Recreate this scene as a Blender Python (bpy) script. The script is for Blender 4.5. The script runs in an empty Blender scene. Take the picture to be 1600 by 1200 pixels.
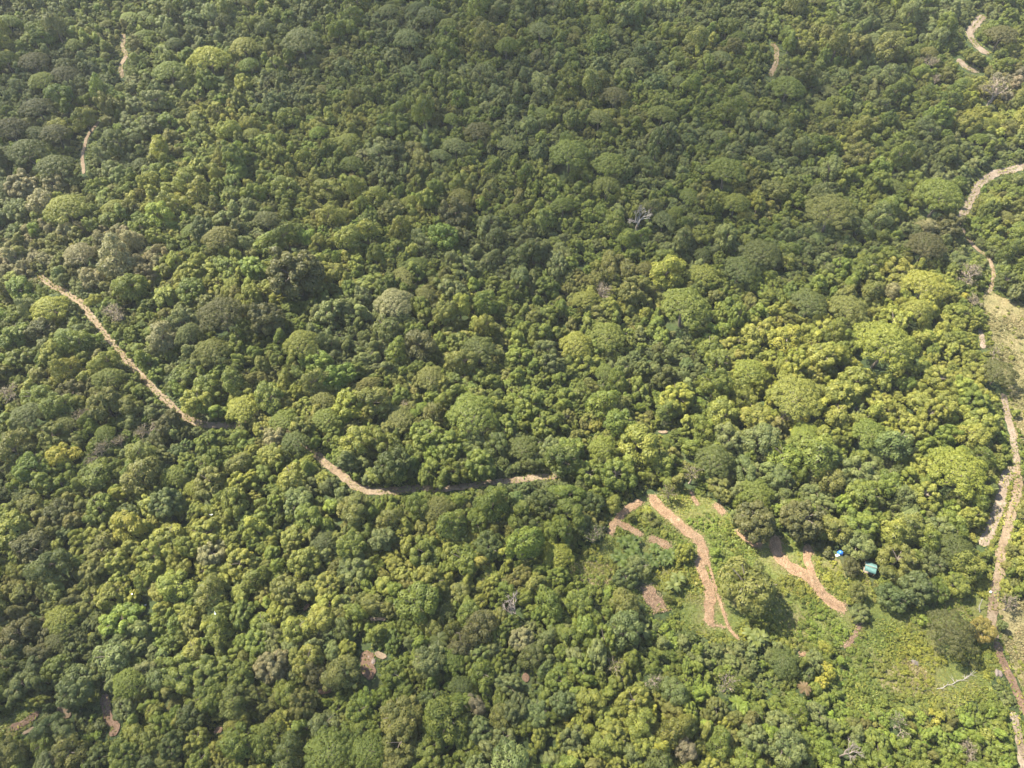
import bpy, math, random
import numpy as np
from mathutils import Vector
rng = np.random.default_rng(7)
random.seed(7)
S = bpy.context.scene
COL = S.collection
# ------------------------------------------------------------------ camera model
CAM = np.array((0.0, 0.0, 150.0)); PITCH = math.radians(50.0); FPX = 24 / 36 * 1600
FWD = np.array((0, math.cos(PITCH), -math.sin(PITCH))); UPV = np.array((0, math.sin(PITCH), math.cos(PITCH))); RGT = np.array((1.0, 0, 0))
def sstep(t):
    t = np.clip(t, 0, 1); return t * t * (3 - 2 * t)
def tz(x, y):
    x = np.asarray(x, float); y = np.asarray(y, float)
    return 38 * sstep((y - 110) / 340) + 3.6 * np.sin(x / 52 + 0.8) * np.cos(y / 47 + 0.3) + 2.0 * np.sin(x / 29 + y / 37)
def project(P):
    d = np.asarray(P, float) - CAM
    z = d @ FWD
    return 800 + FPX * (d @ RGT) / z, 600 - FPX * (d @ UPV) / z, z
def at(px, py, dz=0.0):
    """ground point (plus dz) seen at a photo pixel"""
    d = FWD * FPX + RGT * (px - 800) + UPV * (600 - py); d = d / np.linalg.norm(d)
    t = 150.0
    for _ in range(60):
        p = CAM + d * t
        gap = p[2] - (float(tz(p[0], p[1])) + dz)
        t += gap / max(0.2, -d[2]) * 0.8
    return CAM + d * t
# ------------------------------------------------------------------ materials
def mat(name):
    m = bpy.data.materials.new(name); m.use_nodes = True
    nt = m.node_tree; nt.nodes.clear()
    return m, nt, lambda t, **k: mk(nt, t, **k)
def mk(nt, t, **k):
    n = nt.nodes.new(t)
    for a, b in k.items(): setattr(n, a, b)
    return n
def leaf_material(name, own=None, trans=0.4, hue=0.03):
    m, nt, N = mat(name); L = nt.links.new
    out = N('ShaderNodeOutputMaterial')
    if own is None:
        tint = N('ShaderNodeAttribute', attribute_type='INSTANCER', attribute_name='tint').outputs['Color']
    else:
        r = N('ShaderNodeRGB'); r.outputs[0].default_value = (*own, 1); tint = r.outputs[0]
    va = N('ShaderNodeAttribute', attribute_type='GEOMETRY', attribute_name='var')
    mr = N('ShaderNodeMapRange'); mr.inputs['To Min'].default_value = 0.7; mr.inputs['To Max'].default_value = 1.35
    L(va.outputs['Fac'], mr.inputs['Value'])
    hm = N('ShaderNodeMapRange'); hm.inputs['To Min'].default_value = 0.5 + hue * .5; hm.inputs['To Max'].default_value = 0.5 - hue * .5
    L(va.outputs['Fac'], hm.inputs['Value'])
    hs = N('ShaderNodeHueSaturation'); L(tint, hs.inputs['Color']); L(mr.outputs[0], hs.inputs['Value']); L(hm.outputs[0], hs.inputs['Hue'])
    pb = N('ShaderNodeBsdfPrincipled'); pb.inputs['Roughness'].default_value = .55; pb.inputs['Specular IOR Level'].default_value = .3
    tr = N('ShaderNodeBsdfTranslucent'); mx = N('ShaderNodeMixShader'); mx.inputs[0].default_value = trans
    L(hs.outputs[0], pb.inputs['Base Color']); L(hs.outputs[0], tr.inputs['Color'])
    L(pb.outputs[0], mx.inputs[1]); L(tr.outputs[0], mx.inputs[2]); L(mx.outputs[0], out.inputs[0])
    return m
def noise_material(name, cols, scale, rough=.95, detail=8, bump=0.0, second=None, stretch=None):
    """procedural ground: colour ramp over object-space noise, with a finer second noise multiplied in"""
    m, nt, N = mat(name); L = nt.links.new
    out = N('ShaderNodeOutputMaterial'); pb = N('ShaderNodeBsdfPrincipled'); pb.inputs['Roughness'].default_value = rough
    pb.inputs['Specular IOR Level'].default_value = .15
    tc = N('ShaderNodeTexCoord'); vec = tc.outputs['Object']
    if stretch:
        mp = N('ShaderNodeMapping'); mp.inputs['Scale'].default_value = stretch; L(vec, mp.inputs[0]); vec = mp.outputs[0]
    nz = N('ShaderNodeTexNoise'); nz.inputs['Scale'].default_value = scale; nz.inputs['Detail'].default_value = detail; nz.inputs['Roughness'].default_value = .65
    L(vec, nz.inputs['Vector'])
    cr = N('ShaderNodeValToRGB'); e = cr.color_ramp.elements
    for i, (p, c) in enumerate(cols):
        el = e[i] if i < 2 else e.new(p)
        el.position = p; el.color = (*c, 1)
    L(nz.outputs['Fac'], cr.inputs[0])
    n2 = N('ShaderNodeTexNoise'); n2.inputs['Scale'].default_value = second or scale * 9; n2.inputs['Detail'].default_value = 4
    L(vec, n2.inputs['Vector'])
    mr = N('ShaderNodeMapRange'); mr.inputs['From Min'].default_value = .25; mr.inputs['From Max'].default_value = .75
    mr.inputs['To Min'].default_value = .6; mr.inputs['To Max'].default_value = 1.35
    L(n2.outputs['Fac'], mr.inputs['Value'])
    mu = N('ShaderNodeMix', data_type='RGBA', blend_type='MULTIPLY'); mu.inputs[0].default_value = 1
    L(cr.outputs[0], mu.inputs[6]); L(mr.outputs[0], mu.inputs[7]); L(mu.outputs[2], pb.inputs['Base Color'])
    if bump:
        b = N('ShaderNodeBump'); b.inputs['Strength'].default_value = bump; b.inputs['Distance'].default_value = .3
        L(n2.outputs['Fac'], b.inputs['Height']); L(b.outputs[0], pb.inputs['Normal'])
    L(pb.outputs[0], out.inputs[0])
    return m
M = dict(
    leaf=leaf_material('leaf_tinted'),
    bark=noise_material('bark', [(.3, (.09, .07, .05)), (.7, (.2, .17, .13))], 3),
    pale_bark=noise_material('pale_bark', [(.3, (.2, .18, .14)), (.7, (.38, .34, .29))], 2),
    pink_bark=noise_material('pinkish_bark', [(.3, (.2, .155, .125)), (.7, (.36, .29, .24))], 2),
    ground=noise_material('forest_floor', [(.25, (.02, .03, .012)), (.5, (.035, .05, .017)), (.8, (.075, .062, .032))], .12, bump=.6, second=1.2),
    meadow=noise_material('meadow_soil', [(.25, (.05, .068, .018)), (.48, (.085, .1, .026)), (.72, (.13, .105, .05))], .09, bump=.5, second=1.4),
    dryfield=noise_material('dry_grass_soil', [(.25, (.09, .095, .032)), (.5, (.15, .13, .06)), (.78, (.2, .16, .085))], .13, bump=.5, second=1.5),
    dirt=noise_material('pale_dirt', [(.25, (.085, .06, .037)), (.45, (.145, .107, .068)), (.75, (.2, .16, .11))], .25, bump=.5, second=2.2),
    sand=noise_material('pale_sand_dirt', [(.25, (.09, .066, .046)), (.45, (.145, .112, .08)), (.75, (.2, .165, .125))], .25, bump=.5, second=2.2),
    straw=noise_material('straw_soil', [(.25, (.105, .062, .036)), (.48, (.195, .125, .072)), (.75, (.29, .2, .12))], .5, bump=.6, second=3),
    redsoil=noise_material('reddish_soil', [(.25, (.075, .046, .03)), (.5, (.12, .078, .052)), (.8, (.17, .118, .08))], .5, bump=.6, second=3),
    rock=noise_material('pale_rock', [(.25, (.13, .1, .085)), (.5, (.19, .155, .13)), (.8, (.26, .215, .185))], .8, bump=.8),
    greyrock=noise_material('grey_rock', [(.25, (.1, .085, .08)), (.6, (.2, .165, .155))], 1.2, bump=.8),
    barktint=leaf_material('bark_tinted', None, 0.0, 0),
    grass=leaf_material('grass_blade', (.165, .18, .03), .3, .1),
    dry=leaf_material('dry_grass_blade', (.2, .175, .075), .3, .08),
    strawblade=leaf_material('straw_blade', (.25, .175, .1), .15, .04),
)
def flat_mat(name, col, rough=.5, metal=0, sc=3, amt=.25):
    c = np.array(col)
    m = noise_material(name, [(.3, tuple(c * (1 - amt))), (.7, tuple(np.minimum(c * (1 + amt * .4), .9)))], sc, rough)
    for n in m.node_tree.nodes:
        if n.type == 'BSDF_PRINCIPLED': n.inputs['Metallic'].default_value = metal; n.inputs['Specular IOR Level'].default_value = .5
    return m
# ------------------------------------------------------------------ mesh helpers
def new_obj(name, me, parent=None, material=None):
    o = bpy.data.objects.new(name, me); COL.objects.link(o)
    if parent is not None: o.parent = parent
    if material is not None and me is not None and not me.materials: me.materials.append(material)
    return o
def mesh_np(name, V, F, var=None):
    me = bpy.data.meshes.new(name)
    V = np.asarray(V, np.float32).reshape(-1, 3); F = np.asarray(F, np.int32)
    k = F.shape[1]
    me.vertices.add(len(V)); me.vertices.foreach_set('co', V.ravel())
    me.loops.add(F.size); me.loops.foreach_set('vertex_index', F.ravel())
    me.polygons.add(len(F)); me.polygons.foreach_set('loop_start', np.arange(0, F.size, k, dtype=np.int32))
    me.update(calc_edges=True)
    if var is not None:
        a = me.attributes.new('var', 'FLOAT', 'POINT'); a.data.foreach_set('value', np.asarray(var, np.float32))
    return me
def unit(a): return a / np.maximum(np.linalg.norm(a, axis=-1, keepdims=True), 1e-9)
def leaf_quads(P, Nn, size, aspect, r):
    n = len(P); t = unit(np.cross(Nn, r.normal(size=(n, 3)))); b = np.cross(Nn, t)
    s = np.broadcast_to(size, (n,))[:, None]
    V = np.stack([P + t * s, P + b * s * aspect, P - t * s, P - b * s * aspect], 1)
    return V.reshape(-1, 3), np.arange(4 * n).reshape(n, 4)
class Bag:
    def __init__(s): s.V = []; s.F = []; s.var = []; s.n = 0
    def add(s, V, F, var=.5):
        V = np.asarray(V, float).reshape(-1, 3); s.V.append(V); s.F.append(np.asarray(F) + s.n)
        s.var.append(np.broadcast_to(var, (len(V),)).astype(float)); s.n += len(V)
    def mesh(s, name, m):
        me = mesh_np(name, np.concatenate(s.V), np.concatenate(s.F), np.concatenate(s.var)); me.materials.append(m); return me
def tube(bag, pts, rad, sides=6, cap=True):
    pts = np.asarray(pts, float); n = len(pts); rings = []
    for i in range(n):
        d = unit(pts[min(i + 1, n - 1)] - pts[max(i - 1, 0)]); a = np.array((0, 0, 1.)) if abs(d[2]) < .9 else np.array((1., 0, 0))
        u = unit(np.cross(d, a)); w = np.cross(d, u)
        an = np.arange(sides) / sides * 2 * math.pi
        rings.append(pts[i] + rad[i] * (np.cos(an)[:, None] * u + np.sin(an)[:, None] * w))
    V = np.concatenate(rings); F = []
    for i in range(n - 1):
        for k in range(sides):
            a = i * sides + k; b = i * sides + (k + 1) % sides
            F.append((a, b, b + sides, a + sides))
    bag.add(V, F)
# ------------------------------------------------------------------ tree kinds (unit crown radius 1)
def crown_from_lobes(C, Rl, lobvar, per, leaf, r, flat=1.0, aspect=.62, upb=.2, jit=.36, knob=.26, cut=.8):
    P, Nn, var, sz = [], [], [], []
    for c, rl, lv in zip(C, Rl, lobvar):
        n = int(per * (rl / np.mean(Rl)) ** 2)
        d = unit(r.normal(size=(n, 3)) + np.array((0, 0, .45)))
        d = d[d[:, 2] > -.55]; n = len(d)
        bd = unit(r.normal(size=(9, 3)) + np.array((0, 0, .5))); bump = np.max(np.clip(d @ bd.T, 0, 1) ** 6, axis=1, keepdims=True)
        k = rl * (1 - knob + knob * bump + .2 * (r.random((n, 1)) - .5))
        p = c + d * k * np.array((1, 1, flat))
        keep = np.ones(n, bool)
        for c2, r2 in zip(C, Rl):
            if c2 is c: continue
            q = (p - c2) / np.array((1, 1, flat)); keep &= (q * q).sum(1) > (r2 * cut) ** 2
        p, d = p[keep], d[keep]; n = len(p)
        P.append(p); Nn.append(unit(d + r.normal(size=(n, 3)) * jit + np.array((0, 0, upb))))
        var.append(np.clip(lv + r.normal(size=n) * .16, 0, 1)); sz.append(leaf * (.7 + .6 * r.random(n)))
    P, Nn, var, sz = (np.concatenate(a) for a in (P, Nn, var, sz))
    V, F = leaf_quads(P, Nn, sz, aspect, r)
    b = Bag(); b.add(V, F, np.repeat(var, 4)); return b
def broad_crown(seed, nl=28, per=200, leaf=.052, top=1.95, low=1.0, spread=.74, rl0=.22, rl1=.4):
    if leaf < .08: nl = int(nl * 1.35); rl0 *= .82; rl1 *= .88
    r = np.random.default_rng(seed); C, Rl = [], []
    ecc = 1 + r.normal() * .16; sx, sy = r.normal(size=2) * .16
    for i in range(nl):
        a = r.random() * 6.283; q = math.sqrt((i + .5) / nl) * spread * (1 + r.normal() * .08); rl = rl0 + (rl1 - rl0) * r.random() ** 1.5
        z = low + (top - rl1 - low) * (1 - (q / (spread * 1.12)) ** 2) + r.normal() * .14
        C.append(np.array((q * math.cos(a) * ecc + sx * (z - 1), q * math.sin(a) / ecc + sy * (z - 1), z))); Rl.append(rl)
    for i in range(7):
        a = (i + r.random() * .7) / 7 * 6.283
        C.append(np.array((math.cos(a) * .62, math.sin(a) * .62, low - .12 + r.random() * .1))); Rl.append(.3 + .1 * r.random())
    return crown_from_lobes(C, Rl, r.random(len(C)) * .8 + .1, per, leaf, r)
def umbrella_crown(seed):
    r = np.random.default_rng(seed); C, Rl = [], []; n = 120
    ph = r.random() * 6.28; e1 = .1 * r.normal(); lob = 4 + r.integers(3)
    for i in range(n):
        a = i * 2.39996 + r.normal() * .12; q = math.sqrt((i + .5) / n) * .9
        edge = 1 + .1 * math.sin(a * lob + ph) + .05 * math.sin(a * 7 + ph * 2)
        z = .8 + .6 * (1 - q ** 2.3) + r.normal() * .012
        C.append(np.array((q * edge * math.cos(a) * (1 + e1), q * edge * math.sin(a), z))); Rl.append(.13 + .03 * r.random())
    return crown_from_lobes(C, Rl, r.random(n) * .3 + .35, 170, .028, r, flat=.75, aspect=.55, upb=.3, jit=.32, knob=.14, cut=.9)
def shrub_crown(seed, nl=7, per=90, leaf=.12, flat=.85):
    r = np.random.default_rng(seed); C, Rl = [], []
    for i in range(nl):
        a = r.random() * 6.283; q = math.sqrt((i + .5) / nl) * .68
        C.append(np.array((q * math.cos(a), q * math.sin(a), .3 + .45 * (1 - q) + r.normal() * .1))); Rl.append(.3 + .16 * r.random())
    return crown_from_lobes(C, Rl, r.random(nl) * .6 + .2, per, leaf, r, flat=flat)
def trunk_bag(seed, top, spread, rad=.06, limbs=6):
    r = np.random.default_rng(seed + 100); b = Bag()
    fork = np.array((r.normal() * .05, r.normal() * .05, top * .52))
    tube(b, [(0, 0, -.12), (r.normal() * .03, r.normal() * .03, top * .25), fork], [rad * 1.3, rad, rad * .85], 7)
    for i in range(limbs):
        a = (i + r.random() * .6) / limbs * 6.283; q = spread * (.45 + .5 * r.random()); z = top * (.72 + .16 * r.random())
        end = np.array((math.cos(a) * q, math.sin(a) * q, z)); mid = fork * .5 + end * .5 + np.array((0, 0, .06))
        tube(b, [fork, mid, end], [rad * .6, rad * .42, rad * .15], 5)
    return b
def branches(seed, height=1.9, rad=.055, depth=4, split=3, spread=.62, first=.42, leafn=0):
    r = np.random.default_rng(seed); b = Bag(); tips = []
    def grow(p, d, ln, ra, k):
        q = p + d * ln * .5 + r.normal(size=3) * ln * .07; e = p + d * ln + r.normal(size=3) * ln * .06
        tube(b, [p, q, e], [ra, ra * .8, ra * .6], 5 if k > 1 else 4)
        if k == 0: tips.append(e); return
        tips.append(q)
        for i in range(split + (1 if r.random() < .35 else 0)):
            dd = unit(d + unit(r.normal(size=3)) * spread + np.array((0, 0, .12)))
            grow(p + (e - p) * (.55 + .45 * r.random()), dd, ln * (.62 + .16 * r.random()), ra * .58, k - 1)
    grow(np.array((0, 0, -.1)), unit(np.array((r.normal() * .05, r.normal() * .05, 1.))), height * first, rad, depth)
    V = np.concatenate(b.V); m = np.abs(V[:, :2]).max(); zt = V[:, 2].max()
    sc = np.array((1 / m, 1 / m, height / zt))
    b.V = [v * sc for v in b.V]; tips = np.array(tips) * sc
    return b, tips
def sparse_crown(tips, seed, per=14, leaf=.06, rad=.16):
    r = np.random.default_rng(seed); P = []; var = []
    for t in tips:
        n = r.integers(per // 2, per); P.append(t + r.normal(size=(n, 3)) * rad * np.array((1, 1, .6))); var.append(np.full(n, r.random()))
    P = np.concatenate(P); var = np.concatenate(var)
    V, F = leaf_quads(P, unit(r.normal(size=P.shape) + np.array((0, 0, .7))), leaf * (.6 + .8 * r.random(len(P))), .6, r)
    b = Bag(); b.add(V, F, np.repeat(var, 4)); return b
def frond(bag, r, az, length, rise, droop, width, leaflets=True, var=.5):
    n = 9; pts = []; d0 = np.array((math.cos(az), math.sin(az), 0)); side = np.array((-math.sin(az), math.cos(az), 0))
    for i in range(n):
        t = i / (n - 1); pts.append(d0 * length * t + np.array((0, 0, rise * t - droop * t * t)))
    pts = np.array(pts)
    if leaflets:
        V, F = [], []
        for i in range(1, 26):
            t = i / 26; k = t * (n - 1); j = min(int(k), n - 2); p = pts[j] + (pts[j + 1] - pts[j]) * (k - j)
            w = width * math.sin(math.pi * (.12 + .86 * t)) + .02
            for sgn in (-1, 1):
                e = p + side * sgn * w + d0 * w * .45 - np.array((0, 0, w * .35)); f = d0 * length * .017
                m = len(V); V += [p - f, p + f, e + f * .3, e - f * .3]; F.append((m, m + 1, m + 2, m + 3))
        bag.add(V, F, var)
    else:
        V, F = [], []
        for i in range(n):
            t = i / (n - 1); w = width * (math.sin(math.pi * min(1, .1 + .88 * t)) ** .7)
            V += [pts[i] - side * w + (0, 0, w * .25), pts[i], pts[i] + side * w + (0, 0, w * .25)]
        for i in range(n - 1):
            a = i * 3; F += [(a, a + 1, a + 4, a + 3), (a + 1, a + 2, a + 5, a + 4)]
        bag.add(V, F, var)
def palm_parts(seed, H=1.7, nf=17):
    r = np.random.default_rng(seed); c = Bag()
    for i in range(nf):
        k = Bag(); el = r.random(); frond(k, r, i * 2.4 + r.normal() * .15, .95 - .15 * el, .15 + .75 * el, .55 + .35 * el, .17, True, .25 + .6 * r.random())
        c.add(np.concatenate(k.V) + (0, 0, H), np.concatenate(k.F), np.concatenate(k.var))
    t = Bag(); tube(t, [(0, 0, -.1), (.04, .02, H * .5), (0, 0, H + .04)], [.085, .06, .05], 7)
    return c, t
def banana_parts(seed):
    r = np.random.default_rng(seed); c = Bag()
    for i in range(9):
        k = Bag(); el = r.random(); frond(k, r, i * 2.4 + r.normal() * .2, .95 - .25 * el, .5 + .6 * el, .6 + .3 * el, .17, False, .2 + .7 * r.random())
        c.add(np.concatenate(k.V) + (0, 0, .75), np.concatenate(k.F), np.concatenate(k.var))
    t = Bag(); tube(t, [(0, 0, -.1), (.01, .01, .45), (0, 0, .85)], [.1, .085, .05], 7)
    return c, t
VAR = {}     # kind -> list of (crown mesh, trunk mesh)
VAR['b'] = [(broad_crown(11 + i, nl=n, top=t, low=l, spread=sp, rl0=a, rl1=b).mesh('broad_crown', M['leaf']), trunk_bag(11 + i, t, sp).mesh('broad_trunk', M['bark']))
            for i, (n, t, l, sp, a, b) in enumerate([(22, 1.95, 1.0, .76, .24, .42), (28, 1.8, .95, .8, .2, .36), (18, 2.15, 1.0, .72, .27, .44), (36, 1.85, .95, .82, .17, .32), (24, 2.3, 1.05, .74, .2, .4), (30, 1.65, .85, .82, .18, .37), (26, 1.55, .8, .86, .16, .34), (16, 1.75, .9, .8, .2, .46), (34, 1.7, .8, .88, .15, .3), (20, 2.0, .85, .84, .18, .38)])]
VAR['u'] = [(umbrella_crown(40 + i).mesh('umbrella_crown', M['leaf']), trunk_bag(40 + i, 1.25, .8, .05, 8).mesh('umbrella_trunk', M['bark'])) for i in range(4)]
VAR['m'] = [(broad_crown(60 + i, nl=14 + 2 * i, per=150, leaf=.088, top=2.3 + .25 * i, low=1.1, spread=.66, rl0=.24, rl1=.46).mesh('small_crown', M['leaf']), trunk_bag(60 + i, 2.3, .6, .07, 4).mesh('small_trunk', M['bark'])) for i in range(4)]
VAR['s'] = [(shrub_crown(80 + i, 6 + i).mesh('shrub_foliage', M['leaf']), trunk_bag(80 + i, .7, .5, .05, 4).mesh('shrub_stem', M['bark'])) for i in range(4)]
VAR['g'] = []
for i in range(3):
    bb, tips = branches(120 + i, 1.8, .06, 4, 3, .7)
    VAR['g'].append((sparse_crown(tips, 120 + i, 5, .055, .11).mesh('sparse_crown', M['leaf']), bb.mesh('sparse_branches', M['pink_bark'])))
VAR['d'] = [(None, branches(140 + i, 2.3, .11, 4, 3, .8)[0].mesh('bare_branches', M['barktint'])) for i in range(2)]
VAR['p'] = [tuple(b.mesh('palm_part', mm) for b, mm in zip(palm_parts(160 + i), (M['leaf'], M['bark']))) for i in range(2)]
VAR['n'] = [tuple(b.mesh('banana_part', M['leaf']) for b in banana_parts(180 + i)) for i in range(3)]
# where the crown's visual centre and top lie, in crown radii
MID = dict(b=1.35, u=1.02, m=1.6, s=.45, g=1.25, d=1.5, p=1.55, n=.85)
TINT = dict(
    md=(.117, .142, .022), dk=(.082, .098, .021), lt=(.172, .182, .031), ol=(.131, .135, .029), gy=(.122, .141, .040), bl=(.098, .122, .033),
    bg=(.140, .182, .026), yl=(.27, .25, .034), yb=(.205, .21, .03), oy=(.215, .17, .04), pk=(.165, .143, .074), pt=(.19, .175, .07), do=(.088, .086, .024),
    um=(.168, .182, .026), dp=(.085, .072, .05), br=(.16, .11, .05), wh=(.3, .26, .22), wg=(.26, .22, .185), gp=(.2, .165, .14))
TONE = dict(md='mid green', dk='dark green', lt='light green', ol='olive', gy='grey green', bl='bluish green', bg='bright green', yl='bright yellow',
            yb='yellow green', oy='orange yellow', pk='pinkish grey', pt='pale tan', do='dark olive', um='lime green', dp='dark purplish', br='rusty brown', wh='white', wg='whitish', gp='grey pink')
KIND = dict(b=('broadleaf_tree', 'rounded tree'), u=('umbrella_tree', 'umbrella-crowned tree'), g=('sparse_tree', 'thin-leaved tree'), d=('bare_tree', 'leafless tree'),
            p=('palm_tree', 'palm'), s=('shrub', 'bush'), m=('broadleaf_tree', 'rounded tree'))
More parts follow.
